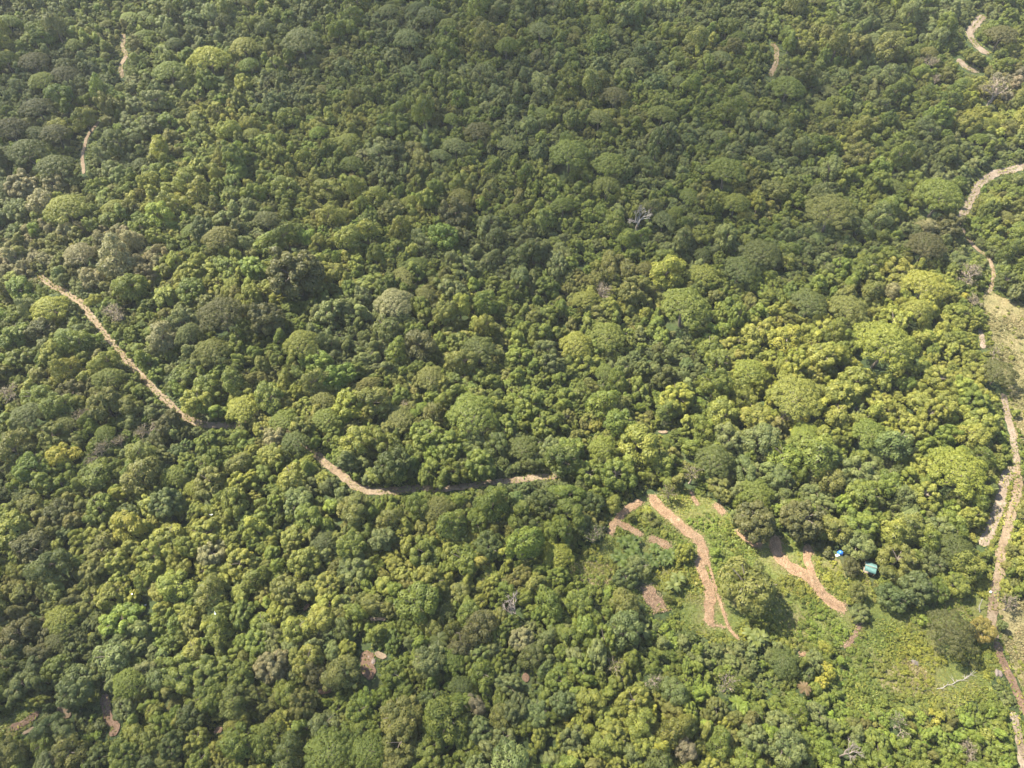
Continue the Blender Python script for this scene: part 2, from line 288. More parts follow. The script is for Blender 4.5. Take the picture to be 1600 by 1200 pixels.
# ------------------------------------------------------------------ catalogue of trees seen in the photograph: px py width kind tone
CAT = """94 965 50 u um|1187 893 104 b ol|172 930 46 b lt|185 962 62 b bg|207 936 30 b yb|136 935 42 b ol|141 994 15 b yl|39 1021 26 b lt|172 1022 62 b gy|292 960 34 b lt|297 980 36 b ol|
300 1016 42 b lt|342 988 46 b md|275 913 55 b lt|325 930 52 b ol|22 984 56 b do|112 1073 66 b gy|70 1122 42 b bl|58 1098 28 b lt|192 1107 38 b gy|207 1145 38 b lt|
145 1122 16 s bg|151 1150 24 s bg|162 1130 30 s dk|102 1137 42 b gy|105 1174 56 b ol|185 1168 52 b md|332 1048 62 b md|328 1086 55 b md|298 1116 50 b dk|370 1150 62 b md|242 1060 38 b bl|
272 1112 22 b bg|240 1110 30 b lt|375 1055 52 b md|365 1097 52 b ol|150 1182 42 b dk|228 1188 36 b bl|270 1163 46 b dk|312 1184 42 b md|15 1177 46 b ol|85 1040 46 b md|30 1065 50 b gy|
540 1014 34 b yb|515 1174 80 u md|575 1172 64 u md|550 1194 30 b lt|540 1047 60 b ol|422 1037 56 b pt|478 1030 56 b lt|497 1056 44 b do|445 918 52 b ol|510 912 44 b lt|430 955 36 b yb|
462 980 50 b lt|495 962 46 b lt|510 938 46 b lt|552 955 36 b md|588 950 42 b ol|694 957 40 u dk|692 930 24 g gy|748 940 28 b lt|732 960 42 b md|686 1000 36 p dk|642 1001 26 b gy|
750 981 56 b do|720 1006 50 b do|670 1030 56 b gy|708 1032 46 u md|752 1050 46 b md|720 1075 42 u dk|745 1102 32 b pk|750 1140 46 b gy|698 1125 72 b md|625 1118 72 b ol|670 1097 50 b dk|
625 1160 62 b ol|618 1189 42 b ol|670 1168 52 b md|785 1150 46 b gy|560 1108 50 b md|505 1132 52 b gy|438 1122 32 b lt|428 1148 50 b md|450 1181 56 b dk|415 1172 42 b md|615 1050 46 b md|
575 1090 40 b bg|782 1120 40 b ol|805 948 44 d wg|815 996 42 b pt|982 936 52 b ol|950 928 30 s bg|985 904 40 b bl|938 965 20 b pt|975 984 62 b bl|892 992 42 b md|868 965 42 b md|905 940 50 b md|
958 1040 42 g ol|1018 1060 36 g gy|1052 1081 46 b bl|1135 1072 46 g ol|1150 1098 28 p bg|882 1127 13 s yl|895 1155 42 b gy|838 1112 46 b gy|842 1150 32 b lt|1070 1172 36 b pk|1135 1132 26 b yb|
1180 1152 52 b gy|1125 1165 46 b md|990 1176 42 b gy|1030 1192 50 b dk|960 1150 50 b lt|1000 1128 50 b lt|1005 1160 46 b lt|920 1096 46 b lt|942 1166 44 b lt|1040 985 30 s bg|1050 1006 28 s bg|
1078 993 30 s dk|910 1040 42 b md|870 1060 42 b md|882 1096 46 b gy|815 1062 42 b gy|830 1026 42 b dk|1484 989 74 u do|1537 984 42 b oy|1291 1045 28 b yl|1284 1066 22 b yl|1232 1032 48 u dk|
1264 1052 24 b bl|1290 1010 22 b yb|1268 1026 34 b gy|1256 1076 26 p br|1398 930 50 b bl|1342 925 34 b ol|1345 955 30 b gy|1435 915 58 b gy|1497 912 42 b lt|1462 1122 32 s yb|1407 1132 42 g gy|
1325 1175 44 d gp|1518 1172 40 g pk|1528 1164 18 s pt|1542 1150 26 s lt|1297 1132 26 b gy|1260 1136 32 b bg|1318 1138 26 b md|1222 1130 48 b gy|1295 1180 42 b bg|1230 1168 62 b gy|1372 1158 42 b md|
1340 1147 30 b gy|1275 1115 40 b gy|1475 1175 32 s md|1570 1137 32 s md|1580 1168 32 s bg|1578 945 36 g pk|1570 918 28 b lt|1515 1035 26 s ol|1442 972 26 s bg|1425 1175 46 b md|1170 1188 50 b md|
100 709 46 b yl|190 770 28 b yb|380 750 42 b yb|272 745 44 u md|325 750 52 b ol|300 763 28 u um|228 672 38 g pk|185 690 28 g pk|155 708 40 g pk|125 648 34 g pk|15 612 42 g pk|262 657 42 b do|
92 630 52 b md|162 628 56 b ol|45 652 56 u gy|55 614 50 b md|110 610 42 b do|205 637 36 b ol|25 702 56 b ol|48 728 52 b md|218 708 52 b ol|215 742 62 b ol|165 678 36 u md|213 690 17 b bg|80 680 50 b ol|
260 785 52 b bl|285 791 30 b lt|330 772 26 g gy|355 760 26 b yb|200 825 52 b yb|148 840 42 b lt|160 852 46 b ol|102 832 32 b bl|85 798 52 b do|48 790 42 b ol|15 824 62 b lt|330 862 48 b pt|238 865 52 b lt|
258 835 52 b lt|318 832 52 b lt|80 882 62 b dk|145 889 46 b ol|48 850 60 b do|385 820 42 b md|375 878 52 b lt|155 792 50 b md|200 800 40 b dk|175 872 46 b lt|298 632 56 b lt|372 648 56 u yb|318 607 46 b md|
375 612 36 b lt|322 680 40 b md|372 722 42 b ol|392 702 26 b lt|738 648 84 u md|682 767 52 u ol|510 655 50 u md|505 625 42 u ol|545 628 56 b yb|445 658 48 u md|428 678 40 b pt|462 692 48 u dk|480 722 30 u um|
658 638 25 u bg|645 646 22 u bg|628 635 24 g pt|750 725 56 b md|612 722 62 b dk|510 735 32 b lt|420 620 50 b md|422 708 46 b lt|555 690 52 b lt|562 775 52 b ol|545 790 46 b ol|605 812 42 b ol|597 840 46 b gy|
465 782 50 b gy|482 810 46 b md|548 850 52 b md|458 835 44 b lt|665 860 56 b md|725 870 56 b md|708 818 52 b md|762 850 52 b dk|770 790 52 b md|475 875 52 b lt|552 882 52 b gy|455 745 52 b lt|618 756 42 b lt|
655 793 42 b md|790 665 42 b md|698 695 52 b md|665 678 52 b md|872 870 48 u yb|1062 855 42 b yb|1125 768 40 b ol|1080 752 42 g ol|1182 772 50 u md|1182 812 68 b do|1045 772 36 g ol|960 792 28 b lt|922 782 46 b dk|
1115 722 64 u dk|1007 783 24 p yb|1040 750 26 p md|1017 812 30 s ol|932 838 42 g gy|930 855 18 s yb|1000 888 42 b gy|1057 618 56 b yb|1130 645 52 b lt|1182 645 52 b lt|938 630 52 b md|890 700 52 b md|862 700 42 b gy|
998 695 68 b lt|965 740 56 b md|888 805 52 b md|828 825 46 b dk|815 700 46 u dk|852 785 52 b dk|908 820 46 b dk|1142 682 52 b gy|1188 686 56 b gy|1162 735 42 b bl|1032 720 52 b md|825 630 52 b md|920 735 52 b md|
1145 812 28 b gy|972 662 52 b md|850 662 46 b md|1245 618 84 u lt|1497 735 92 u um|1258 806 74 b do|1322 785 38 b bg|1358 678 58 u md|1228 645 34 g dp|1365 645 20 b do|1340 640 32 b gy|1418 775 36 b gy|1450 772 46 b lt|
1548 762 28 b bl|1530 780 36 b md|1522 805 42 b lt|1518 682 48 b lt|1360 718 26 b gy|1345 738 62 b gy|1385 752 52 b md|1350 772 56 b md|1295 750 46 b ol|1282 785 42 b gy|1285 705 72 b md|1230 708 62 b md|
1220 742 46 b bl|1348 818 62 b md|1425 820 56 b ol|1450 840 46 b md|1470 828 46 b gy|1400 832 52 b lt|1308 828 46 b ol|1342 850 52 b gy|1332 886 30 b do|1405 872 62 b ol|1508 858 66 u dk|1460 872 46 b gy|
1515 885 50 b lt|1290 857 34 s do|1432 665 46 b lt|1535 662 50 b lt|1320 612 56 b lt|1310 648 46 b lt|1440 628 42 b lt|1525 625 46 b md|1590 790 46 b ol|1447 725 46 b lt|82 470 60 u yb|125 400 52 u pt|185 485 44 g pk|
105 330 64 u lt|178 325 36 u lt|25 325 42 b gy|60 315 46 b pt|160 375 36 b do|70 402 32 b pt|180 408 60 b pt|140 430 42 b pt|148 522 30 b bg|140 475 24 b yb|90 500 24 b yb|62 512 46 b do|22 520 52 b md|120 532 46 b md|
82 552 46 b lt|175 560 42 b lt|255 530 46 b pt|332 552 56 u ol|348 495 78 u do|208 448 50 b md|295 448 50 b md|295 422 40 b lt|345 375 56 u ol|615 475 66 u pt|748 550 58 u dk|672 592 50 u ol|655 540 52 b do|
472 542 62 u lt|692 365 52 b bg|662 380 36 b gy|610 322 46 b ol|710 328 52 b do|458 418 90 b do|415 495 60 b do|708 448 46 b gy|605 510 52 b dk|510 480 50 b gy|1000 339 36 d wh|938 455 36 g pk|1100 430 50 u lt|
1042 427 56 b yb|1070 482 84 u md|900 540 58 u um|948 525 58 u md|1188 395 62 u dk|1158 420 56 u dk|1098 362 38 b lt|1172 582 56 u um|1110 538 46 b md|1380 543 98 u um|1445 447 66 u yb|1265 472 62 u dk|1322 460 42 b ol|
1392 455 28 b pt|1525 472 28 g pk|1505 467 18 b yl|1518 430 46 g pk|1447 385 64 u do|1298 332 78 u ol|1470 312 78 u md|1447 355 30 b pt|1485 350 46 b do|1325 485 60 u ol|1312 412 32 b bg|1575 437 34 b dk|1552 552 32 g ol|
1560 585 52 u do|1340 590 56 b lt|1290 550 56 b lt|1230 525 56 b yb|328 98 62 u yb|382 75 50 u lt|68 128 46 u lt|100 118 44 u do|265 112 52 u md|18 205 52 u do|88 212 48 u do|58 210 38 u dk|52 95 46 u do|58 168 50 u do|
82 283 38 b pt|32 283 52 b pt|45 240 62 u dk|88 262 60 u dk|378 125 36 b yb|248 232 38 b yb|368 268 36 b bg|472 65 62 u gy|538 100 38 b gy|672 28 46 u dk|638 65 46 u gy|712 230 42 u gy|748 205 46 u do|890 242 64 u md|
952 258 54 u md|845 50 42 u gy|960 150 46 u do|1125 92 36 u gy|1135 270 62 u md|1220 135 56 u md|1340 62 52 b ol|1392 70 52 b ol|1452 98 30 g pk|1462 125 22 g pk|1535 92 38 b ol|1565 55 50 u do|1558 142 50 g pk|1562 160 15 b yl"""
CAT = [(int(a), int(b), int(w), k, t) for a, b, w, k, t in (e.split() for e in CAT.replace('\n', '').split('|'))]
MARKS = [('the bright yellow tree', 100, 709), ('the biggest lime dome', 1380, 543), ('the orange yellow tree', 1535, 983), ('the blue tarpaulin', 1314, 862), ('the teal roof', 1360, 886),
 ('the white leafless tree', 1000, 339), ('the forked dead tree', 805, 948), ('the upper end of the long track', 66, 434), ('the straight stretch of the long track', 190, 555), ('the bend of the long track', 320, 663),
 ('the pale stretch of the long track', 530, 740), ('the wide bare spot on the track', 635, 765), ('the hidden end of the long track', 838, 748), ('the thin winding track', 192, 90), ('the thin grassy track', 132, 240),
 ('the short curved track at the top', 1210, 95), ('the pale top corner track', 1518, 55), ('the curved track above the dry strip', 1520, 305), ('the dry grass strip', 1570, 530), ('the track fork', 1575, 735),
 ('the straw path loop', 965, 820), ('the long straw path', 1075, 832), ('the foot of the long straw path', 1110, 977), ('the forked straw path', 1272, 912), ('the banana patch', 1000, 858), ('the triangular straw patch', 1025, 938),
 ('the wide dark olive tree', 1484, 989), ('the fallen pale branch', 1492, 1066), ('the pair of small yellow trees', 1288, 1055), ('the bare rock gully', 575, 1040), ('the twin flat green crowns', 545, 1172), ('the lime dome by the brighter grove', 94, 965),
 ('the pinkish bare patch', 98, 1110), ('the reddish strip of soil', 165, 1115), ('the dark star-shaped palm', 686, 1000), ('the big pale tan crown', 615, 475), ('the twin shaded domes', 920, 250), ('the yellow slanting crown', 328, 98), ('the grey leafless bush', 1325, 1175),
 ('the purplish bare tree', 1228, 645), ('the pinkish twiggy tree', 228, 672), ('the big dark crowns', 348, 495), ('the faded leafless tree', 938, 455)]
# ------------------------------------------------------------------ tracks and clearings (photo pixels, laid on the ground)
TRACKS = [  # name, label, material, base width px, points, visible
 ('dirt_track', 'long pale dirt track running down through the forest', 'dirt', 9, [(58, 428), (66, 434), (82, 447), (100, 456), (130, 478), (150, 505), (175, 535), (200, 565), (230, 597), (262, 628), (290, 652), (320, 663), (362, 666)], 1),
 ('dirt_track', 'long dirt track where trees hide it', 'dirt', 8, [(362, 666), (400, 660), (420, 657), (450, 675), (480, 697), (492, 707)], 0),
 ('dirt_track', 'pale dirt track slanting to the wide bare spot', 'dirt', 11, [(492, 707), (507, 722), (530, 740), (552, 757), (580, 768), (610, 767), (635, 765), (658, 762)], 1),
 ('dirt_track', 'dirt track ending under the olive umbrella tree', 'dirt', 9, [(658, 762), (690, 764), (715, 762), (750, 757), (790, 752), (840, 746), (870, 745)], 1),
 ('dirt_track', 'thin pale track winding among the upper trees', 'dirt', 6, [(194, 52), (192, 75), (197, 86), (189, 104), (191, 122)], 1),
 ('dirt_track', 'thin grassy track beside the dark umbrella trees', 'dirt', 5, [(155, 190), (140, 208), (133, 225), (129, 245), (131, 272)], 1),
 ('dirt_track', 'short curved brown track under the top trees', 'dirt', 7.5, [(1205, 68), (1213, 78), (1212, 98), (1203, 120)], 1),
 ('dirt_track', 'pale bending track in the top corner', 'sand', 12, [(1536, 24), (1523, 40), (1515, 52), (1519, 64), (1530, 75), (1544, 86)], 1),
 ('dirt_track', 'bare sandy patch below the bending track', 'sand', 11, [(1497, 92), (1505, 101), (1516, 108), (1530, 113)], 1),
 ('dirt_track', 'curved pale track coming in above the dry strip', 'sand', 11, [(1610, 258), (1585, 264), (1558, 271), (1534, 284), (1522, 302), (1511, 323), (1497, 346)], 1),
 ('dirt_track', 'faint track under shrubs down to the dry strip', 'dirt', 6, [(1497, 346), (1508, 366), (1525, 388), (1545, 405), (1552, 430), (1545, 460)], 1),
 ('dirt_track', 'short bright track end beside the dry strip', 'sand', 8, [(1531, 515), (1534, 530), (1536, 545)], 1),
 ('dirt_track', 'straight pale track down to the fork', 'sand', 10, [(1566, 615), (1572, 640), (1579, 668), (1585, 700), (1588, 725), (1582, 745)], 1),
 ('dirt_track', 'wide sandy branch of the fork', 'sand', 16, [(1580, 730), (1570, 750), (1564, 775), (1556, 805), (1546, 830), (1533, 853)], 1),
 ('dirt_track', 'long brown branch of the fork', 'dirt', 14, [(1588, 725), (1590, 760), (1582, 795), (1574, 825), (1565, 860), (1560, 895), (1553, 930), (1549, 965), (1555, 1000)], 1),
 ('dirt_track', 'brown track in shade below the orange yellow tree', 'redsoil', 13, [(1555, 1000), (1565, 1030), (1578, 1060), (1592, 1090), (1605, 1120)], 1),
 ('dirt_track', 'pale track in the bottom corner', 'sand', 13, [(1583, 1112), (1589, 1140), (1594, 1170), (1600, 1210), (1606, 1250)], 1),
 ('straw_path', 'curved straw path closing the loop', 'straw', 11, [(1003, 784), (983, 794), (968, 809), (958, 822), (954, 836)], 1),
 ('straw_path', 'short straw spur off the loop', 'straw', 11, [(966, 818), (983, 826), (1002, 837)], 1),
 ('straw_path', 'straw strip between loop and long path', 'straw', 12, [(1014, 842), (1030, 847), (1047, 856)], 1),
 ('straw_path', 'long straw path running down the clearing', 'straw', 16, [(1017, 774), (1028, 790), (1049, 808), (1069, 828), (1086, 838), (1096, 850), (1098, 868), (1093, 884), (1102, 905), (1109, 925), (1107, 950), (1110, 978)], 1),
 ('straw_path', 'thin footpath beside the long straw path', 'straw', 5, [(1103, 866), (1112, 898), (1121, 930), (1130, 955), (1139, 982), (1153, 998)], 1),
 ('straw_path', 'thin crossing between straw path and footpath', 'straw', 2.5, [(1112, 978), (1122, 978), (1133, 981)], 1),
 ('straw_path', 'small straw strip above the clearing', 'straw', 7, [(1079, 768), (1084, 779), (1090, 790)], 1),
 ('straw_path', 'small straw patch beside the dark tree', 'straw', 12, [(1117, 788), (1123, 795), (1131, 803)], 1),
 ('straw_path', 'straw patch under the big dark crown', 'straw', 16, [(1153, 827), (1167, 842), (1190, 852)], 1),
 ('straw_path', 'broad forked straw path', 'straw', 18, [(1211, 838), (1211, 855), (1220, 872), (1238, 889), (1262, 902), (1277, 918), (1295, 938), (1320, 955)], 1),
 ('straw_path', 'narrow upper arm of the forked straw path', 'straw', 12, [(1264, 853), (1261, 870), (1267, 892), (1276, 916)], 1),
 ('straw_path', 'triangular straw patch under grey green trees', 'redsoil', 24, [(1008, 916), (1017, 930), (1029, 948), (1033, 956)], 1),
 ('straw_path', 'small reddish path across the meadow edge', 'redsoil', 7, [(1344, 975), (1334, 995), (1319, 1012)], 1),
 ('bare_soil', 'pinkish bare patch among low trees', 'dirt', 12, [(93, 1103), (99, 1112), (110, 1120)], 1),
 ('bare_soil', 'brown strip of soil by bright grass', 'redsoil', 12, [(62, 1112), (40, 1128), (15, 1140)], 1),
 ('bare_soil', 'pinkish sliver of soil between bushes', 'dirt', 6, [(54, 1137), (45, 1142), (36, 1147)], 1),
 ('bare_soil', 'reddish strip of soil under trees', 'redsoil', 15, [(163, 1085), (167, 1105), (172, 1125), (182, 1136), (172, 1150)], 1),
 ('bare_soil', 'brown bare gully floor with pale stones', 'redsoil', 26, [(570, 1018), (575, 1035), (579, 1062)], 1),
 ('bare_soil', 'pale shelf of soil beside the gully', 'dirt', 9, [(586, 1021), (596, 1024), (604, 1027)], 1),
 ('bare_soil', 'thin pale ledge under trees', 'sand', 5, [(578, 967), (592, 968), (603, 968)], 1),
 ('bare_soil', 'small pale scar in the canopy', 'dirt', 5, [(1028, 675), (1036, 676), (1043, 675)], 1),
 ('bare_soil', 'brown opening under the tan tree', 'redsoil', 12, [(498, 1080), (508, 1079), (518, 1080)], 1),
 ('bare_soil', 'shaded soil gap between trees', 'redsoil', 8, [(475, 955), (483, 944)], 1),
 ('bare_soil', 'reddish opening by the grey tree', 'redsoil', 13, [(820, 1052), (823, 1066)], 1),
 ('bare_soil', 'brown opening near the lower trees', 'redsoil', 10, [(335, 1145), (348, 1138)], 1),
 ('bare_soil', 'tiny orange soil patch by dark dome', 'straw', 5, [(1249, 1024), (1259, 1021)], 1),
]
GRASS = [  # label, soil, points
 ('meadow', 'sunlit green meadow below the forest edge', 'meadow', [(1328, 880), (1355, 905), (1365, 940), (1430, 962), (1460, 935), (1540, 890), (1552, 905), (1545, 960), (1556, 1010), (1565, 1060), (1545, 1092), (1480, 1115), (1390, 1112), (1340, 1122), (1312, 1080), (1330, 1020), (1362, 975), (1352, 950)]),
 ('meadow', 'overgrown clearing crossed by straw paths', 'meadow', [(945, 835), (972, 795), (1015, 770), (1080, 764), (1140, 800), (1170, 850), (1210, 840), (1262, 850), (1305, 868), (1332, 905), (1318, 950), (1335, 965), (1320, 1015), (1250, 1015), (1160, 1002), (1120, 1010), (1060, 990), (1040, 930), (1000, 905), (940, 905), (895, 905), (890, 885), (935, 850)]),
 ('dry_meadow', 'dry yellowish grass strip beside the track', 'dryfield', [(1534, 448), (1560, 462), (1625, 484), (1625, 700), (1594, 690), (1570, 610), (1556, 565), (1544, 520), (1534, 480)]),
 ('dry_meadow', 'dry pale grass beside the lower track', 'dryfield', [(1562, 945), (1620, 925), (1620, 1090), (1588, 1066), (1568, 1012)]),
 ('dry_meadow', 'brownish worn patch in the lower meadow', 'dryfield', [(1382, 1040), (1415, 1030), (1452, 1048), (1455, 1075), (1420, 1088), (1385, 1078), (1374, 1060)]),
 ('dry_meadow', 'brownish grass patch beside the straw path loop', 'dryfield', [(893, 885), (925, 872), (955, 885), (962, 908), (930, 918), (897, 908)]),
 ('meadow', 'bright grass slope in the bottom corner', 'meadow', [(-20, 1125), (20, 1112), (48, 1100), (66, 1106), (55, 1128), (30, 1150), (-20, 1162)]),
 ('meadow', 'small smooth green patch between trees', 'meadow', [(140, 1062), (158, 1062), (158, 1110), (140, 1102)]),
]
def densify(pts, n=10):
    P = np.array(pts, float); out = []
    for i in range(len(P) - 1):
        p0 = P[max(i - 1, 0)]; p1 = P[i]; p2 = P[i + 1]; p3 = P[min(i + 2, len(P) - 1)]
        for k in range(n):
            t = k / n
            out.append(.5 * (2 * p1 + (p2 - p0) * t + (2 * p0 - 5 * p1 + 4 * p2 - p3) * t * t + (3 * p1 - p0 - 3 * p2 + p3) * t ** 3))
    out.append(P[-1]); return np.array(out)
def inside(poly, x, y):
    x = np.asarray(x); y = np.asarray(y); r = np.zeros(x.shape, bool); n = len(poly)
    for i in range(n):
        x1, y1 = poly[i]; x2, y2 = poly[(i + 1) % n]
        c = ((y1 > y) != (y2 > y)) & (x < (x2 - x1) * (y - y1) / ((y2 - y1) or 1e-9) + x1); r ^= c
    return r
def setp(o, label=None, kind=None, category=None, group=None):
    for k, v in (('label', label), ('kind', kind), ('category', category), ('group', group)):
        if v: o[k] = v
    return o
# ground sheet
gx = np.arange(-720, 721, 3.0); gy = np.arange(-260, 941, 3.0)
X, Y = np.meshgrid(gx, gy); V = np.stack([X, Y, tz(X, Y)], -1).reshape(-1, 3); nx, ny = len(gx), len(gy)
ii = (np.arange(ny - 1)[:, None] * nx + np.arange(nx - 1)[None, :]).ravel()
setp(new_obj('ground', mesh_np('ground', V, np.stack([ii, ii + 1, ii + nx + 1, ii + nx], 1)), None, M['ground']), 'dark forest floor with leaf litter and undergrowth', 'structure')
def vnoise(x, y, s, seed=0):
    return (np.sin(x / s * 1.7 + seed) + np.sin(y / s * 1.9 + seed * 2.1 + 1.3) + np.sin((x + y) / s * 1.1 + seed * .7) + np.sin((x - 1.4 * y) / s * .8 + seed * 1.9)) / 4
# meadows: cells of a half-metre grid whose centre falls inside the outline
blades = Bag(); dryblades = Bag()
T0 = np.array([(x, y, w * .5) for _, _, mm, w, pts, vis in TRACKS for x, y in densify(pts, 8)])
for gi, (name, label, soil, poly) in enumerate(GRASS):
    W = np.array([at(*p) for p in poly])[:, :2]
    x0, y0 = W.min(0) - 1; x1, y1 = W.max(0) + 1; st = .8
    gx = np.arange(x0, x1, st); gy = np.arange(y0, y1, st); X, Y = np.meshgrid(gx, gy)
    wob = 1.3
    cin = inside(W, X[:-1, :-1] + st / 2 + wob * vnoise(X[:-1, :-1], Y[:-1, :-1], 2.1, 1), Y[:-1, :-1] + st / 2 + wob * vnoise(X[:-1, :-1], Y[:-1, :-1], 2.3, 5))
    V = np.stack([X, Y, tz(X, Y) + .05 + .006 * gi], -1).reshape(-1, 3); n = len(gx)
    j, i = np.nonzero(cin); k = j * n + i; F = np.stack([k, k + 1, k + n + 1, k + n], 1)
    used, inv = np.unique(F, return_inverse=True)
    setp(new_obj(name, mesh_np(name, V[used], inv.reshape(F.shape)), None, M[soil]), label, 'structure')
    cnt = int(len(F) * st * st * 13); c = rng.integers(0, len(F), cnt)
    px = X[j[c], i[c]] + rng.random(cnt) * st; py = Y[j[c], i[c]] + rng.random(cnt) * st
    qx, qy, _ = project(np.stack([px, py, tz(px, py)], 1)); free = np.ones(cnt, bool)
    for a, b, c in T0: free &= (qx - a) ** 2 + (qy - b) ** 2 > (c * .92) ** 2
    px, py = px[free], py[free]; cnt = len(px)
    tall = .16 + .3 * np.clip(vnoise(px, py, 4, 3) + .4, 0, 1)
    P = np.stack([px, py, tz(px, py) + .05 + tall * .7], 1)
    nn = unit(rng.normal(size=(cnt, 3)) + np.array((0, 0, .5)))
    Vq, Fq = leaf_quads(P, nn, tall * (.7 + .6 * rng.random(cnt)), .3, rng)
    vv = np.clip(.45 + .4 * vnoise(px, py, 6, 2) + rng.normal(size=cnt) * .18, 0, 1)
    (dryblades if soil == 'dryfield' else blades).add(Vq, Fq, np.repeat(vv, 4))
# tracks: ribbons with ragged edges
strawq = Bag(); TPIX = []; verge = Bag()
for ti, (name, label, mm, w, pts, vis) in enumerate(TRACKS):
    if name == 'bare_soil': w *= .8
    D = densify(pts, 12); n = len(D); G = np.array([at(*p) for p in D])
    zdep = project(G)[2]; hw = w * .5 * zdep / FPX
    t = np.gradient(G[:, :2], axis=0); t = unit(t); nr = np.stack([-t[:, 1], t[:, 0]], 1)
    # photo widths are measured across the view: widen where the way runs across the picture
    fore = 1 / np.clip(np.sqrt((nr[:, 0]) ** 2 + (nr[:, 1] * .78) ** 2), .6, 1); hw = hw * fore
    s = np.cumsum(np.r_[0, np.linalg.norm(np.diff(G[:, :2], axis=0), axis=1)])
    cols = 9; rows = []
    endt = np.minimum(1, .35 + np.minimum(s, s[-1] - s) / (hw * 1.3))
    for i in range(n):
        lft = hw[i] * endt[i] * (1 + .15 * math.sin(s[i] / 1.7 + ti) + .12 * math.sin(s[i] / .53 + 2 * ti)); rgt = hw[i] * endt[i] * (1 + .15 * math.sin(s[i] / 1.9 + 4 + ti) + .12 * math.sin(s[i] / .57 + ti * 3))
        for k in range(cols):
            u = -rgt + (lft + rgt) * k / (cols - 1); q = G[i, :2] + nr[i] * u
            crown = .05 * (1 - (u / max(lft, rgt, .01)) ** 2)
            rows.append((q[0], q[1], float(tz(q[0], q[1])) + .10 + .004 * ti + crown))
    V = np.array(rows); k = (np.arange(n - 1)[:, None] * cols + np.arange(cols - 1)[None, :]).ravel()
    setp(new_obj(name, mesh_np(name, V, np.stack([k, k + 1, k + cols + 1, k + cols], 1)), None, M[mm]), label, 'structure')
    if vis: TPIX += [(x, y, w * .5, float(mm == 'straw' or pts[0][1] < 320 or name == 'bare_soil')) for x, y in D[::3]]
    if w > 5 and mm != 'straw':
        for i in range(n):
            m = int(10 * hw[i] * (s[-1] / n) * 1.2 + .5); u = np.concatenate([rng.choice((-1, 1), m) * (1.02 + .16 * rng.normal(size=m)), .16 * rng.normal(size=m // 2 if mm != 'straw' else 0)]) * hw[i]
            u = u[vnoise(G[i, 0] + u, G[i, 1] + 0 * u, 2.6, ti) > -.25]; m = len(u)
            q = G[i, :2] + nr[i] * u[:, None] + rng.normal(size=(m, 2)) * .2; tall = .16 + .3 * rng.random(m) ** 2
            P = np.stack([q[:, 0], q[:, 1], tz(q[:, 0], q[:, 1]) + .16 + tall * .6], 1)
            Vq, Fq = leaf_quads(P, unit(rng.normal(size=(m, 3)) + np.array((0, 0, .5))), tall * (.7 + .6 * rng.random(m)), .38, rng)
            verge.add(Vq, Fq, np.repeat(rng.random(m), 4))
    if mm == 'straw' or (name == 'straw_path' and mm == 'redsoil'):
        for i in range(n):
            m = int(16 * hw[i]); a = rng.normal(size=m) * hw[i] * .62; q = G[i, :2] + nr[i] * a[:, None] + rng.normal(size=(m, 2)) * .25
            P = np.stack([q[:, 0], q[:, 1], tz(q[:, 0], q[:, 1]) + .2 + .12 * rng.random(m)], 1)
            Vq, Fq = leaf_quads(P, unit(rng.normal(size=(m, 3)) * .6 + np.array((0, 0, 1))), .16 + .2 * rng.random(m), .2, rng)
            strawq.add(Vq, Fq, np.repeat(rng.random(m), 4))
TPIX += [(1314, 862, 5, 1.0), (1358, 888, 9, 1.0), (1366, 892, 8, 1.0)]
TPIX = np.array(TPIX)
setp(new_obj('verge_grass', verge.mesh('verge_grass', M['grass'])), 'tufts of green weeds along and between the wheel ruts of the tracks', 'stuff', 'grass')
setp(new_obj('grass', blades.mesh('grass', M['grass'])), 'short green grass and weeds covering the clearings', 'stuff', 'grass')
setp(new_obj('dry_grass', dryblades.mesh('dry_grass', M['dry'])), 'dry pale grass beside the right-hand tracks', 'stuff', 'grass')
setp(new_obj('straw', strawq.mesh('straw', M['strawblade'])), 'loose dry straw and cut stalks strewn on the clearing paths', 'stuff', 'straw')
# ------------------------------------------------------------------ individual trees
def place(kind, tint, loc, R, rot, zs=1.0, v=None, name=None):
    lst = VAR[kind]; cm, tm = lst[(v if v is not None else random.randrange(len(lst)))]
    root = bpy.data.objects.new(name or KIND[kind][0], None); COL.objects.link(root); root.empty_display_size = .1
    root.location = loc; root.rotation_euler = (0, 0, rot); root.scale = (R, R, R * zs)
    if cm:
        c = bpy.data.objects.new('leaves' if kind == 'n' else 'foliage' if kind == 's' else 'crown', cm); COL.objects.link(c); c.parent = root; c['tint'] = [float(a) for a in tint]
    t = bpy.data.objects.new({'s': 'stem', 'n': 'stem'}.get(kind, 'trunk' if cm else 'branches'), tm); COL.objects.link(t); t.parent = root; t['tint'] = [float(a) for a in tint]
    return root
OCC = []     # x, y, R of everything that stands
ITEMS = []
def keep_clear(px, py, w):
    ox, oy = px, py
    for _ in range(6):
        d = np.hypot(TPIX[:, 0] - ox, TPIX[:, 1] - oy) - TPIX[:, 2]; j = int(np.argmin(d)); need = w * .52 - d[j]
        if need <= 0: break
        u = unit(np.array((ox - TPIX[j, 0], oy - TPIX[j, 1])) + 1e-6); ox, oy = ox + u[0] * need * .6, oy + u[1] * need * .6
    d = np.min(np.hypot(TPIX[:, 0] - ox, TPIX[:, 1] - oy) - TPIX[:, 2])
    return ox, oy, max(w * .62, min(w, d * 1.9))
